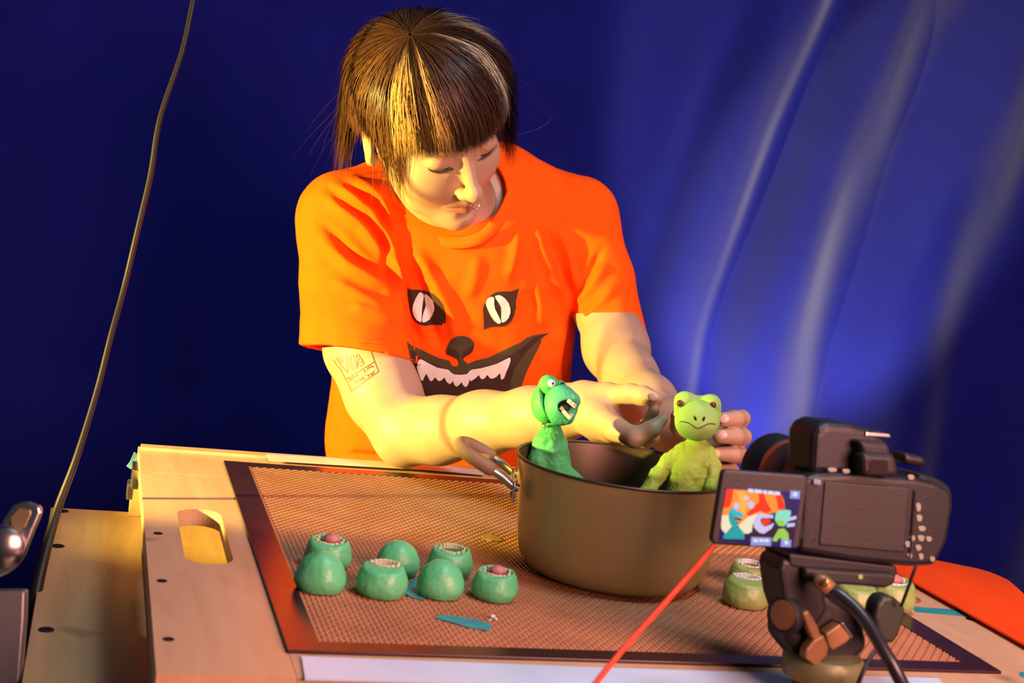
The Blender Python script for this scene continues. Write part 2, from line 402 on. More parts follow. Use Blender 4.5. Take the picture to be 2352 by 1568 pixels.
# ================================================================== tapes, strips and crumbs
def flat_px(name, poly, z, m, label, cat, th=.0004, group=None):
    P = [onz(x, y, z) for x, y in poly]; a = sum(P[i][0] * P[(i + 1) % len(P)][1] - P[(i + 1) % len(P)][0] * P[i][1] for i in range(len(P)))
    if a < 0: P = P[::-1]
    return MB().prism(P, (0, 0, 1), th).obj(name, m, label=label, cat=cat, group=group)
ZM = ZT + .0032
flat_px('tape_piece', [(999, 1419), (1014, 1412), (1060, 1417), (1092, 1422), (1130, 1435), (1122, 1449), (1075, 1441), (1040, 1430)], ZM, teal_tape, 'torn teal tape stuck on the mesh below the green mouths', 'tape')
flat_px('tape_piece', [(928, 1362), (953, 1326), (966, 1336), (963, 1352), (972, 1378), (945, 1372)], ZM, teal_tape, 'teal tape scrap half hidden between the green clay mouths', 'tape')
flat_px('tape_strip', [(2094, 1390), (2106, 1394), (2222, 1402), (2242, 1413), (2225, 1416), (2104, 1405)], ZT + .0002, teal_tape, 'long teal tape strip on bare plywood by the orange cloth', 'tape')
flat_px('tape_bit', [(2342, 1544), (2352, 1543), (2366, 1553), (2364, 1559), (2344, 1553)], ZT + .0002, teal_tape, 'tiny teal tape bit at the lower right corner', 'tape')
flat_px('tape_strip', [(612, 1043), (760, 1052), (1000, 1068), (1110, 1080), (1112, 1091), (990, 1080), (760, 1067), (618, 1058)], ZT + .0038, white_tape, 'whitish masking tape along the back edge of the board', 'tape')
p = [at(308, 1038, 1.728), at(298, 1060, 1.718), at(290, 1070, 1.712), at(300, 1077, 1.712), at(312, 1073, 1.72), at(318, 1045, 1.73)]
MB().prism(p, np.array([.25, -.5, .3]) / 1000, 1.5).obj('tape_flap', blue_tape, label='pale blue tape flap peeling off the back left board corner', cat='tape')
flat_px('white_strip', [(692, 1512), (1400, 1538), (2155, 1562), (2160, 1568), (2180, 1600), (1400, 1580), (700, 1562)], ZT + .0002, white_strip_m, 'bluish white strip along the front edge of the board', 'strip', th=.002)
for i, (x, y, r) in enumerate(((1131, 1420, .0026), (1139, 1424, .0016), (1125, 1426, .0014))):
    c = onz(x, y, ZM); MB().ell(c + np.array([0, 0, r * .7]), (r, r * .8, r * .7), 8, 5).obj('clay_crumb', crumb_m, label=('largest white clay crumb beside the end of the teal tape', 'small white clay crumb right of the largest crumb by the tape', 'tiny white clay crumb below the largest crumb by the tape')[i], cat='crumb', group='clay crumbs by the tape')
yel = mat('yellow_wax', (.34, .26, .05), .5, col2=(.2, .13, .04), nscale=300, nmix=(.4, .6))
flat_px('yellow_smear', [(1106, 1230), (1124, 1226), (1150, 1237), (1154, 1243), (1128, 1243), (1110, 1238)], ZT + .0027, yel, 'small yellowish smear on the mesh left of the pot', 'smear', th=.0006)

# ================================================================== pot
pot_m = mat('worn_brown_aluminium', (.52, .42, .165), .42, .32, col2=(.42, .33, .125), nscale=7, bump=.1, bscale=220, stretch=(1, 1, .35))
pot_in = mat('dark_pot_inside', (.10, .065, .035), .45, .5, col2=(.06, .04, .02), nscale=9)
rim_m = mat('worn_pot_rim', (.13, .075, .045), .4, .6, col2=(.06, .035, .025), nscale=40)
grip_m = mat('brown_handle_sleeve', (.26, .16, .09), .55, spec=.3, col2=(.22, .14, .075), nscale=10)
PC = np.array([.524, 1.290, ZT + .0035]); PR, PH = .110, .113
t = thing('cooking_pot', 'wide worn brown metal pot with loop handles, holding two puppets', 'pot', tuple(PC))
prof = [(.070, 0), (.080, .0012), (.089, .006), (.0955, .016), (.0985, .030), (.1030, .065), (.1065, .095), (.1085, .107), (PR, PH)]
MB().lathe([(.0, 0)] + prof, PC, 96, caps=False).obj('wall', pot_m, t, smooth=True)
inn_p = [(PR - .0012, PH), (.1050, .100), (.1005, .062), (.0965, .032), (.092, .016), (.082, .006), (.0, .005)]
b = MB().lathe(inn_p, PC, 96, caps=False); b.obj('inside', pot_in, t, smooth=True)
ang = [2 * math.pi * k / 96 for k in range(97)]
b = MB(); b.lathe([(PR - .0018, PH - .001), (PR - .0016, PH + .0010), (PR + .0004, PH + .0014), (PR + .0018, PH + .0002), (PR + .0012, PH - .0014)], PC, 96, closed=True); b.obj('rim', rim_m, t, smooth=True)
def handle(sgn):
    # loop handle: two arms reach out of the wall and meet in a sleeved grip, tilted upward
    A = np.array([sgn, .0, 0.]); ar = math.radians(165 if sgn < 0 else -18)
    A = np.array([math.cos(ar), math.sin(ar), 0]); B = np.array([-A[1], A[0], 0]); U = np.array([0, 0, 1.])
    p = lambda o, s, z: PC + A * (PR - .006 + o) + B * s + U * (z + .012)
    pts = [p(.001, -.033, .071), p(.008, -.033, .073), p(.020, -.032, .081), p(.040, -.032, .091), p(.054, -.027, .097), p(.062, -.014, .100), p(.063, 0, .101), p(.062, .014, .100), p(.054, .027, .097), p(.040, .032, .091), p(.020, .032, .081), p(.008, .033, .073), p(.001, .033, .071)]
    sp = smooth_path(pts, 5)
    n = len(sp); k0, k1 = 13, n - 13
    for q in (sp[:k0 + 1], sp[k1 - 1:]): MB().tube(q, .0042, 12).obj('handle_rod', steel, t, smooth=True)
    MB().tube(sp[k0 - 1:k1 + 1], [.0060] + [.0072] * (k1 - k0) + [.0060], 14).obj('handle_grip', grip_m, t, smooth=True)
    for s in (-.033, .033):
        c = p(.004, s, .067)
        bevel(MB().prism([c + B * x + U * z for x, z in ((-.007, -.010), (.007, -.010), (.008, .006), (.003, .011), (-.003, .011), (-.008, .006))], A, .003).obj('mount_plate', steel, t), .001)
        MB().lathe([(.0035, 0), (.0034, .0012), (.002, .0022), (.0, .0024)], c + A * .003 - U * .003, 14, U=B, W=U, A=A).obj('rivet', steel, t, smooth=True)
handle(-1); handle(1)
# ================================================================== person
skin_m = mat('skin', (.46, .36, .30), .48, attr='Col', col2=(.93, .86, .82), nscale=40, nmix=(.35, .9), bump=.06, bscale=500, sss=.10, spec=.4)
shirt_m = mat('orange_cotton', (.95, .100, .003), .88, col2=(.90, .088, .003), nscale=25, bump=.10, bscale=1300, spec=.08, sheen=.0)
rib_m = mat('ribbed_cotton', (.95, .105, .003), .85, bump=.3, bscale=600, stretch=(1, 1, 1), spec=.1)
hair_m = mat('hair', (.1, .06, .03), .45, attr='Col', spec=.22)
print_dark = mat('print_dark', (.040, .017, .010), .75, col2=(.05, .022, .012), nscale=40, spec=.2)
print_olive = mat('print_olive', (.075, .055, .022), .75, col2=(.06, .045, .02), nscale=40, spec=.2)
print_white = mat('print_white', (.78, .74, .66), .7, col2=(.72, .67, .58), nscale=50, spec=.2)
tattoo_m = mat('tattoo_ink', (.13, .06, .045), .5)
trouser_m = mat('dark_trousers', (.02, .02, .03), .8)
nail_m = mat('fingernail', (.52, .36, .30), .3)
P = thing('person', 'person in an orange cat-face T-shirt bending over the pot, dark streaked hair', 'person', (.46, 2.0, 0))
BASE = np.array([.40, .27, .18])

HD = 1.75; HC = c3(985, 270, HD); HS = 1.05
HX = np.array([.83234, .37121, -.41160]); HU = np.array([.05013, .68914, .72289]); HF = np.array([.55199, -.62233, .55499])
HM = np.stack([HX, HU, HF], 1)                     # head (x right in picture, y up, z forward) -> camera axes
def h2c(v): return np.asarray(v) * HS @ HM.T + HC
def c2h(v): return (np.asarray(v) - HC) @ HM / HS
pieces = []                                        # (verts in camera axes, quads, colours)

# ---- head, in head axes
NB = c2h(c3(1035, 470, 1.895))
def build_head():
    h = .00135; F = Fld((-.092, -.235, -.118), (.098, .130, .125), h)
    F.add(ell((0, .026, -.012), (.074, .082, .090)))
    F.add(ell((0, -.022, .030), (.0605, .078, .058)), .03)
    F.add(ell((0, -.062, .030), (.0530, .046, .050)), .02)
    F.add(sph((0, -.098, .066), .0165), .025)
    F.add(rcone((-.034, -.082, .040), (0, -.100, .064), .014, .016), .02); F.add(rcone((.034, -.082, .040), (0, -.100, .064), .014, .016), .02)
    F.add(rcone((0, -.045, -.022), NB, .054, .060), .025)
    for s in (-1, 1):
        F.add(ell((s * .036, -.036, .056), (.025, .026, .020)), .022)
        F.cut(ell((s * .0315, .001, .0945), (.020, .013, .014)), .014)
        F.add(ell((s * .0315, -.0005, .0735), (.0158, .0105, .0115)), .004)
        F.add(rcone((s * .012, .0165, .0835), (s * .046, .0175, .071), .0075, .0060), .010)
        F.cut(rcone((s * .019, -.0040, .0860), (s * .0450, -.0030, .0735), .0009, .0008), .002)
    F.add(rcone((0, .008, .0800), (0, -.040, .1015), .0062, .0080), .010)
    F.add(sph((0, -.0445, .1035), .0098), .007)
    for s in (-1, 1):
        F.add(ell((s * .0102, -.0480, .0935), (.0066, .0062, .0080)), .005)
        F.cut(ell((s * .0058, -.0535, .0965), (.0032, .0026, .0045)), .002)
    F.cut(rcone((0, -.056, .0905), (0, -.064, .0905), .0016, .0016), .004)
    for s in (-1, 1):
        F.add(rcone((0, -.0685, .0870), (s * .0215, -.0735, .0760), .0054, .0028), .004)
        F.add(rcone((0, -.0790, .0855), (s * .0195, -.0750, .0765), .0072, .0030), .004)
        F.cut(rcone((0, -.0735, .0925), (s * .0240, -.0745, .0785), .0013, .0009), .0025)
    F.cut(ell((0, -.0885, .0905), (.015, .0045, .006)), .006)
    M = rotm('Y', 18)
    for s in (-1, 1):
        R = np.array(Matrix.Rotation(math.radians(20 * s), 3, 'Y')) @ np.array(Matrix.Rotation(math.radians(-8), 3, 'X'))
        F.add(ell((s * .0775, -.010, -.010), (.0065, .0305, .0185), R), .004)
        F.cut(ell((s * .0850, -.008, -.004), (.0050, .0190, .0105), R), .003)
        F.add(sph((s * .0760, -.036, -.003), .0075), .006)
    V, Q = F.mesh(2)
    C = np.tile(BASE, (len(V), 1))
    # lips
    lip = np.exp(-(((V[:, 0]) / .020) ** 4 + ((V[:, 1] + .0745) / .0085) ** 4)) * (V[:, 2] > .07)
    C = C * (1 - lip[:, None]) + lip[:, None] * np.array([.30, .115, .085])
    # brows
    for s in (-1, 1):
        t = (V[:, 0] * s - .010) / .040; yb = .0170 + .006 * np.sin(np.clip(t, 0, 1) * 2.4)
        br = np.exp(-((V[:, 1] - yb) / .0030) ** 2) * (t > 0) * (t < 1) * (V[:, 2] > .05)
        C = C * (1 - .75 * br[:, None]) + .75 * br[:, None] * np.array([.06, .035, .02])
    # scalp under the hair
    q = V - np.array([0, .03, -.012]); sc = ((V[:, 1] > .055) | ((V[:, 2] < .01) & (V[:, 1] > .012) & (np.abs(V[:, 0]) < .0765)) | ((V[:, 2] < -.035) & (V[:, 1] > -.07)))
    C[sc] = (.035, .020, .012)
    return h2c(V), Q, C
pieces.append(build_head())

# ---- arms and hands, in camera axes
def q(px, py, d): return c3(px, py, d)
def chain(F, pts, k, k0=None):
    for i in range(len(pts) - 1):
        (a, b, d, r), (a2, b2, d2, r2) = pts[i], pts[i + 1]
        F.add(rcone(q(a, b, d), q(a2, b2, d2), r * d / FPX, r2 * d2 / FPX), k if i or k0 is None else k0)
def finger(F, pts, k, kp):
    T = Fld(F.lo, F.lo + (F.n - 1) * F.h, F.h); T.F = np.full(F.F.shape, .5, np.float32); chain(T, pts, k); F.F = smin(F.F, T.F, kp)
def arm_right():
    h = .0017; lo = np.minimum.reduce([q(740, 1090, 1.84), q(1560, 740, 1.46)]); hi = np.maximum.reduce([q(740, 740, 1.46), q(1560, 740, 1.46), q(1560, 1090, 1.84)])
    lo = np.array([-.270, -.190, -1.88]); hi = np.array([.185, .060, -1.44])
    F = Fld(lo, hi, h)
    chain(F, [(810, 640, 1.865, 76), (838, 800, 1.836, 84), (880, 905, 1.805, 78), (930, 992, 1.785, 66)], .03)
    F.add(sph(q(925, 1010, 1.79), 48 * 1.79 / FPX), .03)
    chain(F, [(935, 992, 1.785, 66), (1010, 988, 1.755, 73), (1110, 973, 1.70, 70), (1220, 957, 1.645, 63), (1300, 945, 1.605, 57), (1350, 938, 1.575, 52)], .02)
    # palm: heel, thumb base, hand body
    chain(F, [(1335, 935, 1.585, 50), (1372, 958, 1.550, 47), (1405, 984, 1.530, 34)], .012)
    finger(F, [(1345, 915, 1.580, 40), (1395, 907, 1.555, 27), (1448, 904, 1.528, 21.5), (1478, 909, 1.517, 21), (1508, 916, 1.506, 16)], .007, .010)    # thumb
    finger(F, [(1400, 965, 1.545, 24), (1450, 1000, 1.527, 20), (1488, 974, 1.512, 16), (1503, 940, 1.505, 13)], .003, .004)                 # index, meeting the thumb
    finger(F, [(1400, 990, 1.550, 28), (1462, 1020, 1.528, 20), (1500, 1003, 1.515, 16)], .004, .004)
    finger(F, [(1385, 990, 1.560, 34), (1435, 1016, 1.545, 22), (1475, 1022, 1.530, 16)], .006, .008)                                          # little finger, below
    finger(F, [(1383, 965, 1.530, 32), (1418, 987, 1.507, 27), (1458, 1004, 1.488, 23.5), (1498, 985, 1.484, 19.5), (1523, 961, 1.486, 12.5)], .004, .006)   # nearest finger
    return F.mesh(1)
V, Qd = arm_right(); pieces.append((V, Qd, np.tile(BASE, (len(V), 1))))
ARM_R = (V, Qd)
def arm_left():
    F = Fld((.055, -.215, -2.0), (.285, .040, -1.46), .0017)
    chain(F, [(1340, 570, 1.98, 60), (1385, 700, 1.95, 66), (1415, 800, 1.90, 71), (1445, 868, 1.83, 62), (1490, 925, 1.745, 60), (1530, 975, 1.66, 52), (1566, 1008, 1.585, 41)], .02)
    chain(F, [(1560, 1005, 1.59, 42), (1605, 1010, 1.560, 46), (1648, 1015, 1.565, 36)], .012)
    chain(F, [(1600, 1045, 1.57, 34), (1640, 1065, 1.568, 30)], .012)
    finger(F, [(1640, 985, 1.572, 24), (1686, 962, 1.560, 20.5), (1703, 961, 1.535, 20), (1690, 962, 1.515, 19.5), (1661, 963, 1.502, 17)], .003, .002)
    finger(F, [(1645, 1015, 1.574, 24), (1692, 1004, 1.562, 20.5), (1706, 1003, 1.536, 20), (1690, 1002, 1.514, 19.5), (1653, 1001, 1.500, 17)], .003, .002)
    finger(F, [(1640, 1050, 1.576, 23), (1684, 1045, 1.562, 20), (1698, 1044, 1.537, 19.5), (1684, 1043, 1.517, 19), (1648, 1042, 1.505, 16)], .003, .002)
    finger(F, [(1632, 1080, 1.576, 21), (1668, 1082, 1.560, 18), (1680, 1082, 1.540, 17.5), (1642, 1081, 1.514, 15)], .003, .002)
    finger(F, [(1590, 1000, 1.56, 30), (1562, 978, 1.530, 22), (1556, 955, 1.512, 16)], .006, .006)                                            # thumb on the other side of the puppet head
    return F.mesh(1)
V, Qd = arm_left(); pieces.append((V, Qd, np.tile(BASE, (len(V), 1))))
# ---- torso below the shirt
def torso_prims(s):
    pr = []
    M = rotm('Y', 17)                                  # the trunk is turned toward the right of the picture
    pr += [ell(q(1035, 1190, 2.04), (.174 - s, .13 - s, .125 - s), M), ell(q(1032, 1010, 2.015), (.180 - s, .13, .118 - s), M), ell(q(1042, 860, 1.99), (.170 - s, .14, .116 - s), M),
           ell(q(1045, 700, 1.975), (.176 - s, .14, .120 - s), M), ell(q(1050, 570, 1.955), (.176 - s, .115 - s, .110 - s), M)]
    pr += [rcone(q(960, 455, 1.935), q(790, 500, 1.88), .062 - s, .054 - s), rcone(q(1110, 435, 1.97), q(1318, 492, 1.98), .062 - s, .052 - s), rcone(q(960, 455, 1.935), q(1110, 435, 1.97), .062 - s, .062 - s)]
    return pr
F = Fld((-.27, -.42, -2.2), (.20, .25, -1.80), .006)
for pr in torso_prims(.014): F.add(pr, .05)
V, Qd = F.mesh(1); pieces.append((V, Qd, np.tile(BASE, (len(V), 1))))
# join into the one body mesh
Vs, Qs, Cs, n = [], [], [], 0
for V, Qd, C in pieces: Vs.append(V); Qs.append(Qd + n); Cs.append(C); n += len(V)
V = w2(np.concatenate(Vs)); body = mesh_obj('body', V, np.concatenate(Qs), skin_m, P, smooth=True)
def set_col(o, C):
    a = o.data.color_attributes.new('Col', 'FLOAT_COLOR', 'POINT'); a.data.foreach_set('color', np.concatenate([C, np.ones((len(C), 1))], 1).astype(np.float32).ravel())
set_col(body, np.concatenate(Cs))

# ---- T-shirt
FOLDS = [  # polyline in the picture, half-width, height (px, px, m)
    ([(905, 560), (935, 620), (950, 700), (985, 790)], 13, .0065), ([(945, 560), (1000, 650), (1040, 730), (1045, 800)], 16, .0070), ([(925, 590), (965, 660), (990, 740), (1015, 800)], 10, -.0055),
    ([(880, 520), (905, 600), (915, 690), (925, 770)], 12, .0070), ([(868, 520), (885, 610), (900, 690)], 8, -.006),
    ([(1190, 520), (1180, 590), (1165, 640)], 12, .0045), ([(1225, 510), (1240, 570), (1270, 640), (1300, 700)], 11, .006), ([(1250, 510), (1275, 570), (1300, 640), (1318, 700)], 9, -.006),
    ([(1280, 520), (1305, 590), (1322, 660)], 9, .0055), ([(1100, 580), (1090, 640), (1075, 690)], 16, .003), ([(1210, 620), (1240, 700), (1245, 760)], 14, .004), ([(1205, 570), (1222, 650), (1225, 730)], 10, -.004),
    ([(745, 450), (830, 520), (890, 600), (915, 660)], 13, .0075), ([(770, 425), (850, 490), (900, 570)], 12, .0075), ([(757, 435), (840, 505), (895, 585)], 8, -.008), ([(810, 410), (870, 455), (905, 520)], 10, .0065), ([(790, 418), (860, 472), (903, 545)], 8, -.007),
    ([(725, 535), (800, 610), (880, 660), (918, 705)], 13, .0070), ([(735, 510), (815, 585), (890, 640)], 8, -.008), ([(760, 640), (830, 680), (905, 725)], 13, .0045), ([(800, 700), (860, 720), (920, 745)], 12, .0055),
    ([(1395, 600), (1360, 660), (1325, 700)], 12, .0055), ([(1420, 650), (1375, 700), (1335, 735)], 12, .0050), ([(1385, 570), (1345, 640), (1318, 690)], 8, -.006), ([(1450, 720), (1390, 745), (1345, 775)], 12, .0035),
    ([(860, 1010), (930, 1035), (1000, 1040)], 14, .004), ([(790, 1040), (860, 1050), (940, 1062)], 9, -.004), ([(1290, 740), (1275, 830), (1280, 910)], 14, .004), ([(1310, 760), (1300, 840), (1300, 920)], 8, -.005)]
def shirt():
    F = Fld((-.305, -.300, -2.17), (.235, .275, -1.74), .0026)
    pt = torso_prims(0)
    for pr in pt: F.add(pr, .05)
    F.cut(halfspace(q(1040, 1250, 2.0), (0, 1, 0), F.lo, F.lo + (F.n - 1) * F.h)) if False else None
    # right sleeve (left in the picture): open tube around the arm
    a, b, c_ = q(792, 505, 1.875), q(802, 650, 1.86), q(824, 860, 1.832)
    hem = q(815, 812, 1.836); nrm = np.array([-.15, -1, .10])
    big = (-.31, -.30, -2.17), (.24, .28, -1.74)
    s1 = rcone(a, b, .058, .064); s2 = rcone(b, c_, .064, .0800)
    s2 = pmax(s2, halfspace(hem, nrm, *big)); s2 = pmax(s2, rcone(q(815, 785, 1.840), q(832, 910, 1.828), .0620, .0755), True)
    F.add(s1, .04); F.add(s2, .010)
    # left sleeve
    a, b, c_ = q(1335, 505, 1.98), q(1378, 640, 1.965), q(1432, 850, 1.905)
    hem = q(1424, 800, 1.92); nrm = np.array([.36, -1, .15])
    s1 = rcone(a, b, .049, .047); s2 = rcone(b, c_, .047, .0425)
    s2 = pmax(s2, halfspace(hem, nrm, *big)); s2 = pmax(s2, rcone(q(1412, 770, 1.93), q(1445, 880, 1.89), .0385, .0385), True)
    F.add(s1, .035); F.add(s2, .010)
    # neck opening
    F.cut(ell(q(1040, 445, 1.90), (.072, .062, .075)), .006)
    V, Q = F.mesh(2)
    keep = V[:, 1] > -.285; 
    N = vnormals(V, Q); px = CX - FPX * V[:, 0] / V[:, 2]; py = CY + FPX * V[:, 1] / V[:, 2]
    D = np.zeros(len(V)); X = np.stack([px, py], 1)
    for poly, w, A in FOLDS:
        best = np.full(len(V), 1e9); tt = np.zeros(len(V)); m = len(poly) - 1
        for i in range(m):
            p0, p1 = np.array(poly[i], float), np.array(poly[i + 1], float); d = p1 - p0; t = np.clip(((X - p0) @ d) / d.dot(d), 0, 1)
            dd = np.hypot(*(X - p0 - t[:, None] * d).T); k = dd < best; best[k] = dd[k]; tt[k] = (i + t[k]) / m
        D += 1.5 * A * np.exp(-(best / w) ** 2) * np.clip(np.sin(np.pi * np.clip(tt, .03, .97)) * 1.6, 0, 1)
    front = np.clip(N[:, 2] * 1.5 + .2, 0, 1)
    V = V + N * (D * front)[:, None]
    # soft random wrinkles
    step = vnoise(V * np.array([1, .55, 1]), 22, 3.1) * .0022 + vnoise(V, 60, 8.0) * .0006
    # raised hem bands
    V = V + N * step[:, None]
    return lap(V, Q, .3), Q
SV, SQ = shirt()
SW = w2(SV)
tee = mesh_obj('tshirt', SW, SQ, shirt_m, P, smooth=True); tee['label'] = 'bright orange short-sleeved T-shirt with a grinning cat face'
# stitched hems: thin lines a little above each sleeve edge
S_BVH = BVHTree.FromPolygons([Vector(v) for v in SW], [tuple(map(int, f)) for f in SQ])
def cast(px, py, bvh):
    d = RW @ np.array([(px - CX) / FPX, (CY - py) / FPX, -1.0]); hit = bvh.ray_cast(Vector(CAM), Vector(d).normalized()); return hit
def decal(name, poly, m, bvh, off, parent, step=6.0):
    bm = bmesh.new(); vs = [bm.verts.new((x, y, 0)) for x, y in poly]; bm.faces.new(vs); bm.normal_update()
    xs = [p[0] for p in poly]; ys = [p[1] for p in poly]
    for ax, (lo, hi) in ((0, (min(xs), max(xs))), (1, (min(ys), max(ys)))):
        x = math.floor(lo / step) * step + step + .013
        while x < hi:
            co = [0, 0, 0]; co[ax] = x; no = [0, 0, 0]; no[ax] = 1
            bmesh.ops.bisect_plane(bm, geom=bm.verts[:] + bm.edges[:] + bm.faces[:], plane_co=co, plane_no=no, dist=1e-6); x += step
    bmesh.ops.triangulate(bm, faces=[f for f in bm.faces if len(f.verts) > 4])
    dead = []
    for v in bm.verts:
        h, nn, _, _ = cast(v.co.x, v.co.y, bvh)
        if h is None: dead.append(v); continue
        if nn.dot(Vector(CAM) - h) < 0: nn = -nn
        tc = (Vector(CAM) - h).normalized()
        v.co = h + (nn * .5 + tc * .5) * off
    bmesh.ops.delete(bm, geom=dead, context='VERTS')
    bm.normal_update(); me_v = [tuple(v.co) for v in bm.verts]; bm.verts.index_update(); me_f = [tuple(v.index for v in f.verts) for f in bm.faces]; bm.free()
    me_f2 = []
    for f in me_f:
        p = [Vector(me_v[i]) for i in f]
        if max((p[i] - p[i - 1]).length for i in range(len(p))) < .03: me_f2.append(f)
    ROOTLOC.setdefault(parent, ROOTLOC[P]); o = mesh_obj(name, me_v, me_f2, m, parent, smooth=True)
    nn = o.data.polygons
    return o
def Z8(pts): return [(900 + x * .19134, 630 + y * .19134) for x, y in pts]
eyeL = [(190, 165), (230, 180), (330, 185), (420, 200), (500, 235), (560, 290), (610, 360), (640, 450), (650, 520), (645, 590), (615, 575), (605, 610), (540, 605), (470, 605), (400, 618), (340, 605), (280, 560), (240, 500), (215, 410), (205, 320), (195, 250)]
eLw1 = [(350, 213), (375, 225), (383, 260), (365, 340), (355, 430), (352, 560), (345, 573), (300, 545), (265, 490), (252, 430), (255, 370), (275, 300), (305, 245), (325, 220)]
eLw2 = [(402, 235), (420, 237), (460, 270), (495, 320), (512, 380), (510, 430), (490, 490), (450, 540), (400, 572), (370, 577), (360, 565), (360, 520), (378, 450), (405, 380), (400, 300), (397, 250)]
eyeR = [(1527, 165), (1510, 230), (1490, 310), (1490, 400), (1470, 490), (1430, 570), (1370, 615), (1320, 625), (1240, 625), (1170, 635), (1103, 667), (1103, 580), (1098, 470), (1093, 420), (1105, 360), (1140, 300), (1190, 245), (1250, 212), (1320, 203), (1420, 203), (1470, 190)]
eRw1 = [(1195, 268), (1220, 275), (1228, 310), (1225, 350), (1235, 410), (1265, 470), (1300, 545), (1308, 570), (1300, 588), (1270, 590), (1220, 550), (1180, 490), (1145, 410), (1123, 345), (1140, 300), (1170, 275)]
eRw2 = [(1275, 247), (1310, 255), (1360, 290), (1400, 345), (1420, 410), (1420, 460), (1400, 520), (1365, 560), (1330, 577), (1315, 570), (1310, 530), (1312, 450), (1308, 395), (1280, 340), (1245, 290), (1235, 260)]
nose_ = [(825, 735), (880, 740), (940, 765), (980, 810), (988, 850), (975, 910), (945, 950), (905, 975), (870, 995), (858, 1020), (880, 1045), (910, 1070), (905, 1090), (760, 1100), (790, 1095), (805, 1070), (800, 1040), (780, 1010), (740, 990), (700, 975), (665, 960), (650, 925), (665, 870), (690, 820), (720, 775), (770, 745)]
nostr = [(655, 925), (690, 860), (720, 890), (770, 910), (800, 950), (805, 1010), (780, 1008), (700, 972), (665, 958)], [(982, 880), (965, 925), (905, 972), (858, 1000), (845, 980), (850, 950), (880, 910), (940, 880), (982, 830)]
mouth_o = [(180, 815), (250, 860), (350, 900), (450, 950), (560, 1000), (640, 1020), (690, 1035), (720, 1090), (765, 1105), (905, 1085), (940, 1060), (1000, 1035), (1060, 1020), (1150, 1000), (1260, 950), (1340, 910), (1440, 860), (1540, 820), (1620, 755), (1700, 730), (1780, 715), (1870, 703), (1878, 712), (1800, 765), (1790, 820), (1760, 880), (1720, 960), (1680, 1040), (1630, 1140), (1590, 1240), (1560, 1330), (1552, 1420), (1552, 1560), (380, 1560), (290, 1250), (230, 1050)]
mouth_i = [(225, 900), (330, 985), (440, 1050), (640, 1132), (760, 1195), (900, 1190), (960, 1135), (1250, 1065), (1440, 960), (1560, 880), (1700, 760), (1862, 707), (1790, 755), (1660, 880), (1560, 1000), (1470, 1130), (1430, 1270), (1415, 1420), (1415, 1560), (400, 1560), (300, 1240), (240, 1050)]
teeth_ = [(300, 1110), (312, 1040), (335, 1015), (380, 1030), (450, 1070), (540, 1115), (640, 1135), (680, 1145), (710, 1175), (750, 1200), (830, 1203), (900, 1195), (930, 1160), (960, 1140), (1060, 1125), (1160, 1100), (1260, 1070), (1350, 1025), (1400, 1000), (1420, 1000), (1420, 1040), (1400, 1100), (1370, 1170), (1345, 1240), (1320, 1260), (1305, 1250), (1300, 1190), (1285, 1190), (1250, 1230), (1200, 1250), (1170, 1240), (1150, 1205), (1135, 1215), (1110, 1245), (1080, 1257), (1060, 1240), (1040, 1205), (1000, 1245), (950, 1280), (932, 1255), (925, 1290), (905, 1335), (880, 1350), (860, 1335), (835, 1290), (810, 1320), (780, 1345), (755, 1330), (730, 1275), (715, 1300), (695, 1315), (660, 1290), (630, 1235), (600, 1265), (570, 1280), (545, 1265), (520, 1230), (490, 1270), (465, 1280), (445, 1250), (415, 1190), (395, 1220), (370, 1275), (350, 1265), (330, 1210)]
ROOTLOC[tee] = ROOTLOC[P]
for nm, poly, m, off in (('printed_eye', eyeL, print_dark, .0010), ('printed_eye', eyeR, print_dark, .0010), ('printed_eye_white', eLw1, print_white, .0016), ('printed_eye_white', eLw2, print_white, .0016), ('printed_eye_white', eRw1, print_white, .0016), ('printed_eye_white', eRw2, print_white, .0016),
                         ('printed_mouth', mouth_o, print_olive, .0010), ('printed_mouth_inside', mouth_i, print_dark, .0014), ('printed_nose', nose_, print_olive, .0012), ('printed_nostril', nostr[0], print_dark, .0016), ('printed_nostril', nostr[1], print_dark, .0016), ('printed_teeth', teeth_, print_white, .0019)):
    decal(nm, Z8(poly), m, S_BVH, off, tee)
# collar: flattened rib tube around the neck opening
col_px = [(868, 402, 1.905), (890, 455, 1.876), (930, 505, 1.854), (985, 545, 1.842), (1050, 564, 1.838), (1110, 550, 1.842), (1155, 505, 1.860), (1183, 440, 1.895), (1185, 385, 1.94), (1140, 350, 1.985), (1040, 335, 2.00), (930, 350, 1.975), (868, 402, 1.905)]
path = smooth_path([c3(*p) for p in col_px], 8)[:-1]
cen = np.mean(path, 0); V = []; Fq = []; n = len(path); prof = [(-.0012, -.0065), (.0014, -.0055), (.0022, 0), (.0014, .0055), (-.0012, .0065), (-.0022, 0)]
for i in range(n):
    p = path[i]; tg = path[(i + 1) % n] - path[i - 1]; tg /= np.linalg.norm(tg); up = np.array([.05, .35, .30]) + (cen - p) * 6; up -= up.dot(tg) * tg; up /= np.linalg.norm(up); ou = np.cross(tg, up)
    if ou.dot(p - cen) < 0: ou = -ou
    for a, b in prof: V.append(p + ou * a * 1.2 + up * (b * 1.35 + .004))
for i in range(n):
    for k in range(6): Fq.append((i * 6 + k, i * 6 + (k + 1) % 6, ((i + 1) % n) * 6 + (k + 1) % 6, ((i + 1) % n) * 6 + k))
o = mesh_obj('collar', w2(np.array(V)), Fq, rib_m, tee, smooth=True); o['label'] = 'ribbed orange round collar'

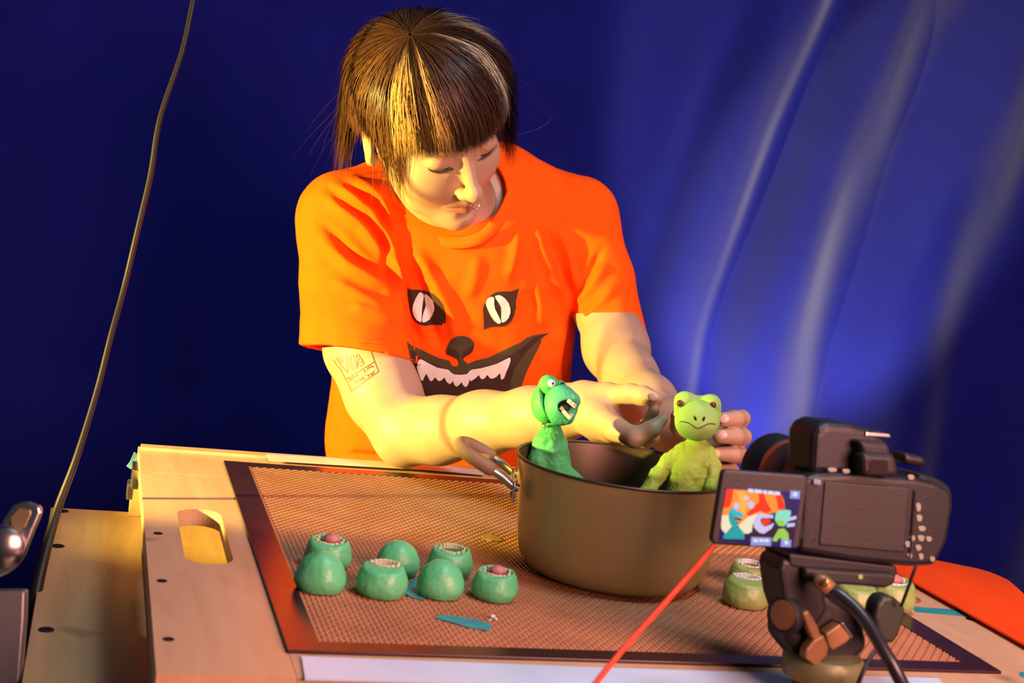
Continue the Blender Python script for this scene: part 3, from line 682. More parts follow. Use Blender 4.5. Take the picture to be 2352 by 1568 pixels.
for pl in ([(697, 806), (730, 802), (770, 796), (820, 787), (870, 777), (920, 766)], [(1366, 806), (1390, 803), (1420, 793), (1455, 777), (1480, 760)]):
    pts = [cast(x, y, S_BVH)[0] for x, y in pl]; pts = [np.array(h) + (CAM - np.array(h)) / np.linalg.norm(CAM - np.array(h)) * .0002 for h in pts if h is not None]
    MB().tube(smooth_path(pts, 5), .0005, 6).obj('hem_stitch', mat('stitch_thread', (.75, .08, .004), .8), tee, smooth=True)
# ---- trousers and seat, below the table
b = MB()
for s in (-.09, .09):
    b2 = MB().tube(smooth_path([(.50 + s, 2.06, .662), (.50 + s * 1.3, 1.93, .655), (.50 + s * 1.4, 1.875, .56), (.50 + s * 1.4, 1.89, .30), (.50 + s * 1.4, 1.91, .06)], 6), [.085] * 6 + [.078] * 6 + [.068] * 6 + [.056] * 7, 16)
    b2.obj('trouser_leg', trouser_m, P, smooth=True)
t = thing('stool', 'dark stool hidden behind the worktable under the person', 'stool', (.50, 2.04, 0))
MB().lathe([(.16, .53), (.17, .54), (.17, .565), (.16, .575)], (.50, 2.06, 0), 32).obj('seat', black_pl, t)
for a in range(4):
    x, y = .12 * math.cos(a * math.pi / 2 + .78), .12 * math.sin(a * math.pi / 2 + .78)
    MB().tube([(.50 + x, 2.06 + y, .53), (.50 + 1.3 * x, 2.06 + 1.3 * y, 0)], .012, 10).obj('leg', steel, t)

# ---- tattoo lines projected on the upper arm
A_BVH = BVHTree.FromPolygons([Vector(v) for v in w2(ARM_R[0])], [tuple(map(int, f)) for f in ARM_R[1]])
def Z4(pts): return [(740 + x * .09354, 780 + y * .09354) for x, y in pts]
TATT = [[(1180, 230), (1290, 540), (1385, 780), (1050, 1010), (720, 1260), (575, 965), (440, 710)], [(575, 965), (930, 755), (1280, 540)], [(330, 430), (470, 640), (620, 800), (625, 640), (570, 390)], [(270, 480), (340, 600), (440, 710)], [(620, 380), (660, 520), (700, 690), (760, 735), (860, 690), (860, 640), (780, 620), (720, 660)],
        [(690, 380), (715, 480), (700, 560), (760, 610)], [(760, 370), (790, 470), (820, 560), (850, 640)], [(840, 350), (850, 460), (910, 470), (860, 530), (870, 640), (960, 640), (1030, 570), (1000, 530), (880, 580)], [(880, 350), (930, 430), (1010, 540)], [(720, 690), (860, 660)], [(430, 430), (410, 500), (470, 560), (500, 520), (460, 490)], [(520, 430), (440, 440)],
        # lettering, two lines
        [(1130, 640), (1150, 700), (1200, 660)], [(1180, 620), (1240, 680), (1250, 640)], [(1090, 690), (1120, 690), (1110, 750)], [(1005, 740), (1055, 740), (1030, 810)],
        [(820, 850), (880, 905)], [(880, 840), (820, 900)], [(850, 850), (850, 890)], [(745, 890), (790, 885), (790, 940)], [(690, 920), (720, 1000), (760, 900)], [(625, 955), (670, 945), (685, 1030)],
        [(1180, 830), (1210, 870), (1265, 810), (1255, 760)], [(1215, 800), (1215, 850)], [(1100, 870), (1150, 850), (1130, 915)], [(1060, 850), (1065, 875)], [(960, 930), (1000, 990), (1040, 970), (1010, 910)], [(980, 910), (960, 990)], [(900, 960), (930, 955), (920, 1025)], [(840, 990), (890, 1000), (870, 1065)], [(785, 1000), (815, 1000), (835, 1100)]]
def tattoo(lines):
    V = []; F = []
    for ln in lines:
        p = np.array(Z4(ln)); out = [p[0]]
        for a, b in zip(p[:-1], p[1:]):
            n = max(int(np.hypot(*(b - a)) / 2.0), 1); out += [a + (b - a) * k / n for k in range(1, n + 1)]
        out = np.array(out); pr = None
        for i in range(len(out)):
            t = out[min(i + 1, len(out) - 1)] - out[max(i - 1, 0)]; t = t / (np.hypot(*t) + 1e-9); nn = np.array([-t[1], t[0]]) * .75; pts = []
            for s in (-1, 1):
                h, nv, _, _ = cast(*(out[i] + s * nn), A_BVH)
                if h is None: pts = None; break
                pts.append(tuple(h + (Vector(CAM) - h).normalized() * .0006))
            if pts is None: pr = None; continue
            k = len(V); V += pts
            if pr is not None: F.append((pr, pr + 1, k + 1, k))
            pr = k
    return V, F
V, F = tattoo(TATT); o = mesh_obj('tattoo', V, F, tattoo_m, P); o['label'] = 'line tattoo with two rows of lettering in a box'; o['kind'] = 'stuff'

# ---- nails, lashes, nose ring
def nail(px, py, d, ax, w, l):
    c = at(px, py, d); u = RW @ np.array([math.cos(math.radians(ax)), math.sin(math.radians(ax)), .0]); n = (CAM - c) / np.linalg.norm(CAM - c); v = np.cross(n, u)
    MB().ell(c, (l, w, .0012), 14, 8, np.stack([u, v, n], 1)).obj('fingernail', nail_m, P, smooth=True)
nail(1500, 911, 1.4985, -12, .0048, .0062); nail(1664, 962, 1.4945, 4, .0050, .0058); nail(1660, 999, 1.4935, 4, .0050, .0058)
lash_m = mat('lashes', (.02, .012, .01), .6)
for s in (-1, 1):
    pts = []; arc = []
    for k in range(13):
        u = -1 + 2 * k / 12; x = s * .0315 + .0150 * u; y = -.0062 - .0040 * (1 - u * u) + .0015 * (u * s); z = .0835 - .0018 * u * u - .0042 * (u * s + 1)
        arc.append(np.array([x, y, z]))
    b = MB().tube([w2(h2c(a)) for a in arc], [.0006] + [.0013] * 11 + [.0006], 6)
    for k in range(26):
        i = k / 25 * 11.9; a = arc[int(i)] * (1 - i % 1) + arc[int(i) + 1] * (i % 1); e = a + np.array([s * .0012 * (k / 25 * 2 - 1) * 2, -.0040, .0052])
        b.tube([w2(h2c(a)), w2(h2c((a + e) / 2 + np.array([0, -.001, 0]))), w2(h2c(e))], [.0005, .0004, .0001], 4, caps=False)
    o = b.obj('eyelashes', lash_m, P, smooth=True); o['kind'] = 'stuff'
rp = [np.array([.0004 + .0070 * math.cos(a), -.0540 + .0098 * math.sin(a), .1075]) for a in np.linspace(math.pi, 2 * math.pi, 21)]
ring_o = MB().tube([w2(h2c(a)) for a in rp], .0008, 8).obj('nose_ring', steel, P, smooth=True); ring_o['label'] = 'silver septum ring with a small ball'
ROOTLOC[ring_o] = ROOTLOC[P]
MB().ell(w2(h2c(rp[10])), (.0018,) * 3, 12, 8).obj('ball', steel, ring_o, smooth=True)
# ================================================================== hair (strands over the skull, in head axes)
O_ = np.array([0, .026, -.012]); RAD = np.array([.076, .084, .092])
POLE = np.array([-.014, .080, -.006]) / RAD; POLE /= np.linalg.norm(POLE)
FZ = np.array([0, 0, 1.]) - POLE[2] * POLE; FZ /= np.linalg.norm(FZ); FX = np.cross(FZ, POLE); FX = FX if FX[0] > 0 else -FX
GR = (RW.T @ np.array([0, 0, -1.])) @ HM          # world down, in head axes
DARK = np.array([.022, .011, .006]); BROWN = np.array([.060, .024, .009]); BLOND = np.array([.42, .235, .08]); ASH = np.array([.36, .31, .19])
def hair_strands():
    U = rng.uniform
    n1, n2 = 13500, 330
    ph = U(-180, 180, n1 + n2); N = len(ph); fly = np.concatenate([np.zeros(n1), U(.1, .5, n2)])
    drop = (ph > -68) & (ph < -56) & (U(0, 1, N) < .5); ph, fly = ph[~drop], fly[~drop]; N = len(ph)
    th = np.where(U(0, 1, N) < .6, U(.02, .25, N), U(.2, .9, N)); lift = np.where(fly > 0, U(.011, .017, N), .0020 + .0115 * U(0, 1, N) ** 1.4)
    width = np.where(fly > 0, .00017, U(.00032, .00064, N))
    # where each strand is cut, in head height
    ye = -.062 + U(-.03, .025, N)
    m = (ph > -56) & (ph < 60); ye[m] = (.033 - .00006 * np.maximum(ph, 0) - .0006 * np.maximum(-34 - ph, 0) + U(-.010, .007, N))[m]
    m = (ph > -68) & (ph <= -56); ye[m] = (rng.choice([.018, .012, .0, -.015, -.03, -.05], N) + U(-.012, .008, N))[m]
    m = (ph >= 60) & (ph < 125); ye[m] = (-.058 + U(-.025, .02, N))[m]
    m = (ph > -105) & (ph <= -68); ye[m] = (.020 + U(-.008, .006, N))[m]
    p_ = np.radians(ph + rng.normal(0, 1.6, N)); T = np.cos(p_)[:, None] * FZ + np.sin(p_)[:, None] * FX; TP = np.cross(POLE, T)
    w1, w2_, w3 = U(0, 6.28, N), U(0, 6.28, N), U(.6, 1.4, N); cl = np.sin(ph * .62 + 1.7) * .6 + np.sin(ph * 1.45) * .6
    tgt = np.tile(np.array([0, -.75, 0]) + GR * .40, (N, 1))
    m = np.abs(ph) > 100; tgt[m] = np.stack([.07 * np.sin(p_) * np.sin(w2_ * .5), -np.ones(N), np.full(N, -.16)], 1)[m] + GR * .2
    tgt[(ph > -66) & (ph < -44)] = (.05, -1, .14); tgt[(ph > 60) & (ph < 125)] = (.02, -1, .10); tgt /= np.linalg.norm(tgt, axis=1)[:, None]
    ds = .0115; K = 34; pts = np.zeros((K, N, 3)); last = np.full(N, K - 1); alive = np.ones(N, bool); hang = np.zeros(N, bool); vel = np.zeros((N, 3)); prev = None
    EC, ER = np.array([0, -.01, .018]), np.array([.070, .105, .078])
    for k in range(K):
        d = np.cos(th)[:, None] * POLE + np.sin(th)[:, None] * T; g = np.minimum(th / .9, 1)
        bulk = .016 * np.clip((ph - 48) / 20, 0, 1) * np.clip((140 - ph) / 20, 0, 1) * np.clip((th - .95) / .5, 0, 1)
        off = bulk + .003 + (lift + .0032 * cl + .002 * np.sin(w2_ + th * 3.1)) * g
        A = O_ + (RAD + off[:, None]) * d + (.0050 * np.sin(w1 + th * 2.4) * g)[:, None] * TP
        if prev is not None:
            v2 = vel * .68 + tgt * .32; v2 /= np.linalg.norm(v2, axis=1)[:, None] + 1e-9
            B = prev + v2 * ds + .0006 * np.stack([np.sin(w1 + k * w3), np.zeros(N), np.cos(w2_ + k * w3)], 1)
            e = (B - EC) / ER; r = np.linalg.norm(e, axis=1); inside = r < 1; B[inside] = EC + e[inside] / r[inside][:, None] * ER
            pos = np.where(hang[:, None], B, A); va = (A - prev); va /= np.linalg.norm(va, axis=1)[:, None] + 1e-9
            vel = np.where(hang[:, None], v2, va); hang |= pos[:, 1] < np.where(np.abs(ph) > 55, .036, .045)
        else: pos = A
        th = th + ds / .098
        q_ = pos - O_; pos = pos + (fly * k * .0018 * np.sin(w1 + k * .45))[:, None] * q_ / np.linalg.norm(q_, axis=1)[:, None]
        pts[k] = pos; prev = pos
        end = alive & (pos[:, 1] < ye) & (k > 4); last[end] = k; alive &= ~end
    kk = np.arange(K)[:, None]; fr = np.clip(kk / last[None, :], 0, 1)
    t = np.zeros_like(pts); t[1:-1] = pts[2:] - pts[:-2]; t[0] = pts[1] - pts[0]; t[-1] = pts[-1] - pts[-2]
    s = np.cross(t, pts - O_); s /= np.linalg.norm(s, axis=2)[:, :, None] + 1e-9; w = width[None, :] * (1 - .75 * fr ** 3)
    V = np.stack([pts - s * w[:, :, None], pts + s * w[:, :, None]], 2)          # K, N, 2, 3
    # colour: dark roots, bleached sections around the crown
    sv = U(.65, 1.3, N); root = np.where((U(0, 1, N) < .35)[:, None], BROWN, DARK); m = ph < -56; root[m] = BROWN * U(.9, 2.4, N)[m][:, None]  # picture-left side browner: warm lamp glow painted into the strand colour
    C = (root * sv[:, None])[None] * (.5 + .5 * np.minimum(fr / .35, 1))[:, :, None]
    for a, b, c in ((-54, -38, BLOND), (-21, -14, BLOND), (40, 52, ASH), (78, 112, ASH)):
        m = (ph > a) & (ph < b); mm = (np.clip((fr - .14) / .16, 0, 1) * (1 - .55 * np.clip((fr - .82) / .15, 0, 1)))[:, m, None]
        C[:, m] = root[m][None] * (1 - mm) + c * sv[m][None, :, None] * mm
    C = np.repeat(C[:, :, None, :], 2, 2)
    use = kk <= last[None, :]; idx = np.full((K, N, 2), -1); uu = np.repeat(use[:, :, None], 2, 2); idx[uu] = np.arange(uu.sum())
    f = np.stack([idx[:-1, :, 0], idx[:-1, :, 1], idx[1:, :, 1], idx[1:, :, 0]], 2)[use[1:]]
    return V[uu], f, C[uu]
HV, HFc, HCl = hair_strands()
hair = mesh_obj('hair', w2(h2c(HV)), HFc, hair_m, P, smooth=True); hair['kind'] = 'stuff'; hair['label'] = 'dark brown shaggy hair with fringe and blond streaks'
set_col(hair, HCl)
# ================================================================== clay puppets in the pot
def clay(name, c, c2, ns=30): return mat(name, c, .42 if ns < 30 else .58, col2=c2, nscale=ns, bump=.3, bscale=260, spec=.6 if ns < 30 else .3)
green1 = clay('green_clay', (.05, .36, .10), (.07, .42, .13)); teal1 = clay('teal_clay', (.04, .34, .16), (.06, .38, .20))
lime1 = clay('lime_clay', (.24, .40, .05), (.29, .44, .065)); lime2 = clay('lime_head_clay', (.20, .42, .085), (.23, .45, .11))
mouth_dark = mat('mouth_dark', (.012, .035, .015), .7, col2=(.02, .03, .01), nscale=30)
tooth_m = mat('cream_teeth', (.56, .62, .42), .5, col2=(.48, .52, .33), nscale=60)
eye_white = mat('eye_white', (.75, .75, .72), .25); eye_black = mat('eye_black', (.015, .01, .01), .15); eye_brown = mat('eye_brown', (.10, .025, .012), .15)
wire_m = mat('brass_wire', (.55, .42, .22), .3, 1.)
def fmesh(F, name, m, par, jit=0., js=120, seed=0., relax=1):
    V, Q = F.mesh(relax)
    if jit: V = V + vnormals(V, Q) * ((vnoise(V, js, seed) + .6 * vnoise(V, js * 2.3, seed + 5)) * jit)[:, None]
    return mesh_obj(name, w2(V), Q, m, par, smooth=True)
def px_chain(F, pts, k): chain(F, pts, k)
FLOORZ = PC[2] + .005
# --- green puppet
D1 = 1.455
t = thing('clay_puppet', 'green clay frog puppet with open toothy beak, standing at the left in the pot', 'puppet', tuple(at(1270, 1180, D1)))
ROOT1 = t
def bf(px0, py0, px1, py1, d0, d1, h): 
    a = np.stack([c3(px, py, d) for px in (px0, px1) for py in (py0, py1) for d in (d0, d1)]); return Fld(a.min(0), a.max(0), h)
F = bf(1205, 850, 1300, 985, 1.50, 1.41, .0008)
F.add(ell(c3(1257, 926, D1), (.0175, .0215, .0200)))
F.add(ell(c3(1259, 887, D1 - .006), (.0098, .0105, .0095)), .006); F.add(ell(c3(1287, 890, D1 + .004), (.0058, .0075, .008)), .004)
F.cut(halfspace(c3(1268, 925, D1), np.array([-.80, -.33, -.50]), F.lo, F.lo + (F.n - 1) * F.h), 0)
# flatten away what lies in front of the mask plane below the brow only
fmesh(F, 'head_back', green1, t, .0003, 150, 1.)
F = bf(1205, 850, 1300, 985, 1.50, 1.41, .0008)
F.add(ell(c3(1260, 885, D1 - .006), (.0108, .0112, .0105))); F.add(ell(c3(1286, 888, D1 + .006), (.0066, .0072, .008)), .006)
fmesh(F, 'brow', green1, t, .0003, 150, 2.)
F = bf(1235, 865, 1345, 985, 1.50, 1.40, .0008)
F.add(ell(c3(1287, 932, D1 - .010), (.0185, .0190, .0200)))
F.add(rcone(c3(1289, 907, D1 - .012), c3(1319, 917, D1 - .020), .0108, .0050), .010); F.add(rcone(c3(1319, 917, D1 - .020), c3(1328, 924, D1 - .021), .0045, .0015), .004)
F.add(rcone(c3(1283, 952, D1 - .012), c3(1305, 962, D1 - .019), .0105, .0045), .008)
F.cut(halfspace(c3(1271, 925, D1), np.array([.80, .33, .50]), F.lo, F.lo + (F.n - 1) * F.h), .001)
F.cut(rcone(c3(1290, 933, D1 - .024), c3(1345, 945, D1 - .040), .0060, .0165), .002)
mask = fmesh(F, 'face_mask', teal1, t, .0002, 150, 3.)
ROOTLOC[mask] = ROOTLOC[t]
MB().ell(w2(c3(1296, 932, D1 - .016)), (.0072, .0088, .0085), 16, 10).obj('mouth_inside', mouth_dark, mask, smooth=True)
for px, py, d in ((1290, 938, .0255), (1296, 946, .0275), (1301, 952, .0285), (1307, 958, .0285), (1311, 953, .025)):
    bevel(MB().box((-.0022, -.0020, -.0018), (.0022, .0020, .0018), RW @ rotm('Z', -42), at(px, py, D1 - d)).obj('tooth', tooth_m, mask), .0006)
for px, py, d in ((1308, 921, .0295), (1314, 926, .0290), (1319, 930, .028)):
    bevel(MB().box((-.0022, -.0024, -.0016), (.0022, .0020, .0016), RW @ rotm('Z', -30), at(px, py, D1 - d)).obj('tooth', tooth_m, mask), .0006)
e = MB().ell(at(1266, 880, D1 - .0150), (.0042, .0052, .0042), 16, 10).obj('eye', eye_white, t, smooth=True); ROOTLOC[e] = ROOTLOC[t]
MB().ell(at(1269, 880, D1 - .0182), (.0017, .0030, .0016), 12, 8).obj('pupil', eye_black, e, smooth=True)
e = MB().ell(at(1292, 884, D1 - .001), (.0030, .0035, .003), 12, 8).obj('eye', eye_black, t, smooth=True)
F = bf(1195, 960, 1400, 1225, 1.52, 1.39, .0012)
chain(F, [(1266, 985, D1, 22), (1262, 1030, D1, 36), (1266, 1085, D1 + .002, 36), (1272, 1140, D1 + .003, 34), (1275, 1165, D1 + .003, 30)], .012)
chain(F, [(1248, 1012, D1 - .006, 20), (1234, 1055, D1 - .012, 18), (1236, 1100, D1 - .016, 16), (1245, 1150, D1 - .018, 15)], .004)
chain(F, [(1285, 1020, D1 + .006, 17), (1292, 1060, D1 + .012, 15), (1296, 1110, D1 + .014, 14)], .006)
chain(F, [(1282, 1085, D1 - .004, 27), (1315, 1108, D1 - .008, 20), (1345, 1130, D1 - .006, 17), (1352, 1170, D1 - .004, 15)], .010)
fmesh(F, 'body', green1, t, .0011, 130, 4.)
b = MB().tube([at(1246, 972, D1 - .006), at(1250, 980, D1 - .008), at(1254, 988, D1 - .008)], .0014, 8); b.obj('neck_wire', wire_m, t, smooth=True)
MB().ell(at(1251, 977, D1 - .011), (.0018,) * 3, 10, 6).obj('neck_joint', wire_m, t, smooth=True)
# --- lime puppet
D2 = 1.435
t = thing('clay_puppet', 'yellow-green clay frog puppet with closed frowning mouth, head held by fingers', 'puppet', tuple(at(1590, 1220, D2)))
F = bf(1530, 880, 1670, 1025, 1.50, 1.38, .0008)
F.add(ell(c3(1603, 952, D2 + .010), (.0215, .0205, .0200)))
F.add(ell(c3(1573, 920, D2 - .002), (.0110, .0098, .0100)), .004); F.add(ell(c3(1634, 925, D2 - .002), (.0095, .0090, .0095)), .004)
F.add(rcone(c3(1580, 917, D2 - .003), c3(1630, 921, D2 - .003), .0048, .0048), .005)
F.add(rcone(c3(1562, 935, D2), c3(1556, 950, D2), .006, .004), .005); F.add(rcone(c3(1643, 938, D2), c3(1648, 952, D2), .006, .004), .005)
fmesh(F, 'head_back', lime2, t, .0002, 150, 6.)
F = bf(1530, 880, 1670, 1025, 1.50, 1.38, .0007)
F.add(ell(c3(1601, 962, D2 - .004), (.0228, .0205, .0200)))
F.add(ell(c3(1602, 975, D2 - .006), (.0205, .0155, .0185)), .006)
for px, py in ((1597, 961), (1616, 963)): F.cut(ell(c3(px, py, D2 - .0245), (.0014, .0028, .0045), rotm('Z', 25 if px < 1605 else -25)), .001)
ml = [(1560, 969), (1570, 968), (1583, 972), (1597, 981), (1604, 983), (1614, 979), (1627, 973), (1638, 973), (1645, 975)]
face = fmesh(F, 'face_mask', lime2, t, .0002, 150, 7.)
ROOTLOC[face] = ROOTLOC[t]
F_BVH = BVHTree.FromPolygons([Vector(np.array(v.co) + ROOTLOC[t]) for v in face.data.vertices], [tuple(p.vertices) for p in face.data.polygons])
def fh(x, y, o=0.):
    h = cast(x, y, F_BVH)[0]; h = np.array(h); return h + (CAM - h) / np.linalg.norm(CAM - h) * o
hole_m = mat('dark_crease', (.04, .05, .01), .7)
for px, py, s in ((1597, 961.5, 25), (1616, 963, -25)): MB().ell(fh(px, py), (.0013, .0027, .0010), 12, 8, RW @ rotm('Z', s)).obj('nostril', hole_m, face, smooth=True)
MB().tube(smooth_path([fh(*p) for p in ml[0:9]], 4), [.0002] * 2 + [.0006] * 29 + [.0002] * 2, 6).obj('mouth_line', hole_m, face, smooth=True)
for px, py, d, r in ((1563, 926, .0090, .0040), (1637, 930, .0100, .0038)):
    e = MB().ell(at(px, py, D2 - d), (r, r, r), 16, 10).obj('eye', eye_brown, t, smooth=True); ROOTLOC[e] = ROOTLOC[t]
    MB().ell(at(px, py, D2 - d - r * .75), (r * .4, r * .4, r * .35), 10, 8).obj('pupil', eye_black, e, smooth=True)
F = bf(1440, 985, 1680, 1290, 1.52, 1.36, .0012)
chain(F, [(1600, 1012, D2 + .004, 19), (1598, 1046, D2 + .002, 30), (1580, 1090, D2, 33), (1570, 1135, D2, 32), (1570, 1190, D2 + .002, 36)], .012)
chain(F, [(1568, 1036, D2 + .002, 20), (1536, 1060, D2 + .004, 18.5), (1508, 1094, D2 + .002, 18), (1482, 1138, D2 - .004, 18), (1470, 1185, D2 - .006, 16)], .004)
chain(F, [(1622, 1038, D2 + .002, 20), (1637, 1070, D2 - .002, 19), (1634, 1120, D2 - .008, 17.5), (1628, 1180, D2 - .010, 16)], .003)
chain(F, [(1560, 1185, D2, 26), (1540, 1215, D2 + .002, 20)], .008); chain(F, [(1585, 1185, D2, 26), (1610, 1215, D2 + .004, 20)], .008)
fmesh(F, 'body', lime1, t, .0010, 130, 9.)

# ================================================================== clay replacement mouths
mg = clay('sea_green_clay', (.085, .50, .20), (.12, .54, .22), 18); my = clay('pale_lime_clay', (.24, .36, .085), (.28, .40, .11), 18)
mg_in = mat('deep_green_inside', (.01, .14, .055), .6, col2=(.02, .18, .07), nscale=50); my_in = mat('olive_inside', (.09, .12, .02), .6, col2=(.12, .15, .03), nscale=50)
tongue_m = mat('pink_tongue', (.42, .14, .13), .5, col2=(.50, .2, .2), nscale=80)
teeth_w = mat('white_teeth', (.66, .78, .74), .5, col2=(.58, .66, .6), nscale=80)
R0 = .0212
MK = {'wide': (.001, .0140), 'tongue': (.001, .0135), 'thin': (.0055, .0092)}
def mouth_shell(kind, seed):
    F = Fld((-.026, -.026, -.003), (.026, .026, .042), .0008)
    hgt = .034 if kind == 'dome' else .029
    F.add(ell((0, 0, .012), (R0, R0 * .94, hgt - .012))) if kind == 'dome' else F.add(ell((0, 0, .0135), (R0, R0 * .95, .0225)))
    F.add(ell((0, 0, .008), (R0 * 1.0, R0 * .95, .012)), .006)
    F.cut(halfspace((0, 0, .0), (0, 0, 1), F.lo, F.lo + (F.n - 1) * F.h))
    if kind != 'dome':
        # flat-topped, the far lip higher, hollowed like a cup
        F.cut(halfspace((0, 0, .0268), (0, .20, -1) , F.lo, F.lo + (F.n - 1) * F.h), .003)
        cy_, ry = MK[kind]; F.cut(ell((0, cy_, .0285), (.0158, ry, .0125)), .0012)
    V, Q = F.mesh(1); N = vnormals(V, Q); V = V + N * (vnoise(V, 70, seed) * .0009 + vnoise(V, 190, seed + 3) * .00025)[:, None]
    V[:, 2] = np.maximum(V[:, 2], 0); return V, Q
SHELL = {k: [mouth_shell(k, s) for s in ss] for k, ss in (('dome', (1., 6.)), ('wide', (2., 7.)), ('tongue', (3., 8.)), ('thin', (4.,)))}
def clay_mouth(px, py, rot, kind, var, m_out, m_in, label, group, scale=1.0, tz=0.):
    c = onz(px, py, ZM); a = math.radians(rot); Rz = np.array([[math.cos(a), -math.sin(a), 0], [math.sin(a), math.cos(a), 0], [0, 0, 1]]) * scale
    t = thing('clay_dome' if kind == 'dome' else 'clay_mouth', label, 'clay mouth', tuple(c), group)
    T = lambda V: np.asarray(V) @ Rz.T + c
    V, Q = SHELL[kind][var % len(SHELL[kind])]; mesh_obj('shell', T(V), Q, m_out, t, smooth=True)
    if kind == 'dome': return
    cy_, ry = MK[kind]
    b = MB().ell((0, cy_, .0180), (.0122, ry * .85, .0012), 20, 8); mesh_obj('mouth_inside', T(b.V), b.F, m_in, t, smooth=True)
    def row(yf, z, n, name, h=.0022):
        # one row of little teeth just inside the lip
        for k in range(n):
            u = -.84 + 1.68 * k / (n - 1); x = .0138 * u; y = cy_ + yf * ry * math.sqrt(max(1 - u * u, .05)) * (.78 if yf > 0 else .86)
            w = .0138 * 1.68 / (n - 1) * .50; an = math.degrees(math.atan2(yf * u * ry, .0138 * math.sqrt(max(1 - u * u, .1)))) * -1
            b = MB().box((-w, -.0013, -h), (w, .0013, h * random.uniform(.8, 1.15)), rotm('Z', an), (x, y, z + .20 * y)); bevel(mesh_obj(name, T(b.V), b.F, teeth_w if m_out is my else tooth_m, t), .0005)
    row(1, .0228, 9 if kind == 'wide' else 7, 'tooth', .0026); row(-1, .0252, 7, 'tooth', .0026)
    if kind == 'tongue':
        b = MB().ell((.001, .003, .0258), (.0078, .0062, .0052), 16, 10, rotm('X', 15)); mesh_obj('tongue', T(b.V), b.F, tongue_m, t, smooth=True)
G1 = 'sea green clay mouths left of the pot'; G2 = 'yellow-green clay mouths right of the pot'
VR = -21
clay_mouth(751, 1300, VR + 4, 'tongue', 0, mg, mg_in, 'sea green clay mouth with pink tongue, behind the leftmost dome', G1)
clay_mouth(733, 1352, VR - 8, 'dome', 0, mg, mg_in, 'smooth sea green clay dome, leftmost in front on the mesh', G1, 1.02)
clay_mouth(910, 1316, VR, 'dome', 1, mg, mg_in, 'smooth sea green clay dome at the back of the green cluster', G1, .93)
clay_mouth(874, 1364, VR + 6, 'thin', 0, mg, mg_in, 'sea green clay mouth with narrow opening and cream teeth', G1, 1.03)
clay_mouth(1030, 1318, VR, 'wide', 0, mg, mg_in, 'sea green clay mouth wide open with two rows of teeth', G1, .99)
clay_mouth(1008, 1366, VR - 5, 'dome', 1, mg, mg_in, 'smooth sea green clay dome in front of the wide open mouth', G1, .97)
clay_mouth(1133, 1372, VR + 3, 'tongue', 1, mg, mg_in, 'sea green clay mouth with dark pink tongue nearest the pot', G1, .97)
clay_mouth(1716, 1346, VR + 10, 'wide', 1, my, my_in, 'yellow-green clay mouth wide open with white teeth, behind another', G2, .95)
clay_mouth(1709, 1388, VR + 8, 'thin', 0, my, my_in, 'yellow-green clay mouth with a white tooth strip, beside the camera', G2, 1.02)
clay_mouth(1808, 1346, VR, 'dome', 0, my, my_in, 'yellow-green clay dome mostly hidden behind the tripod head', G2, .95)
clay_mouth(1928, 1372, VR, 'wide', 0, my, my_in, 'yellow-green clay mouth wide open, seen under the camera plate', G2, .98)
clay_mouth(1962, 1398, VR + 5, 'thin', 0, my, my_in, 'yellow-green clay mouth with white teeth behind the black cable', G2, .98)
clay_mouth(2043, 1394, VR + 12, 'tongue', 1, my, my_in, 'yellow-green clay mouth with pink tongue nearest the orange cloth', G2, 1.12)
brown_d = mat('brown_disc', (.20, .09, .04), .6)
p = onz(2092, 1377, ZT + .0002); b = MB().lathe([(.0, 0), (.010, 0), (.0105, .001), (.010, .002), (0, .002)], p, 24, caps=False); b.obj('brown_disc', brown_d, label='flat brown disc on the plywood beside the pink-tongued mouth', cat='disc', smooth=True)
# ================================================================== camera on its tripod (foreground)
led_m = mat('pale_marking', (.24, .26, .19), .5); gold_m = mat('gold_connector', (.6, .42, .12), .35, .8); tan_m = mat('tan_metal', (.30, .155, .06), .45, .3, col2=(.25, .13, .05), nscale=20)
olive_m = mat('olive_tube', (.20, .21, .09), .4, .3); ring_red = mat('red_lens_ring', (.42, .06, .02), .4); glass_m = mat('eyepiece_glass', (.03, .02, .02), .08)
CD = 1.115
yaw = math.radians(20)
CN = RW @ (np.array([math.sin(yaw) * .97, -.08, math.cos(yaw)]) / np.linalg.norm([math.sin(yaw) * .97, -.08, math.cos(yaw)]))    # back of the camera, toward the viewer
_r = np.array([math.cos(math.radians(-5)), math.sin(math.radians(-5)), 0]); CR_ = RW @ _r; CR_ -= CR_.dot(CN) * CN; CR_ /= np.linalg.norm(CR_); CU = np.cross(CN, CR_)
C0 = at(2010, 1180, CD)
def cp(px, py, off=0.): return onplane(px, py, C0 + CN * off, CN)        # a point of the camera's back plane (or one parallel to it)
def cprism(poly, off, th): return MB().prism([cp(x, y, off) for x, y in poly][::-1], CN, -th)
t = thing('dslr_camera', 'black camera with flipped-out screen on a tripod in the foreground', 'camera', tuple(at(2000, 1300, CD)))
def fixn(o):
    bm = bmesh.new(); bm.from_mesh(o.data); bmesh.ops.recalc_face_normals(bm, faces=bm.faces); bm.to_mesh(o.data); bm.free(); return o
def part(poly, off, th, name, m, bv=.002, par=None, seg=3): return bevel(fixn(cprism(poly, off, th).obj(name, m, par or t)), bv, seg)
part([(1848, 1098), (1880, 1088), (1975, 1086), (2060, 1096), (2105, 1098), (2150, 1108), (2188, 1128), (2192, 1165), (2178, 1245), (2150, 1300), (2095, 1303), (1960, 1290), (1838, 1268)], 0, .034, 'body', black_pl, .005)
part([(2110, 1085), (2160, 1100), (2196, 1118), (2196, 1160), (2184, 1240), (2158, 1296), (2105, 1298)], -.012, .052, 'grip', black_rub, .009)
part([(1866, 1092), (1872, 1000), (1880, 978), (1905, 970), (1960, 974), (2022, 990), (2040, 1012), (2062, 1098)], -.006, .044, 'viewfinder_hump', black_pl, .007)
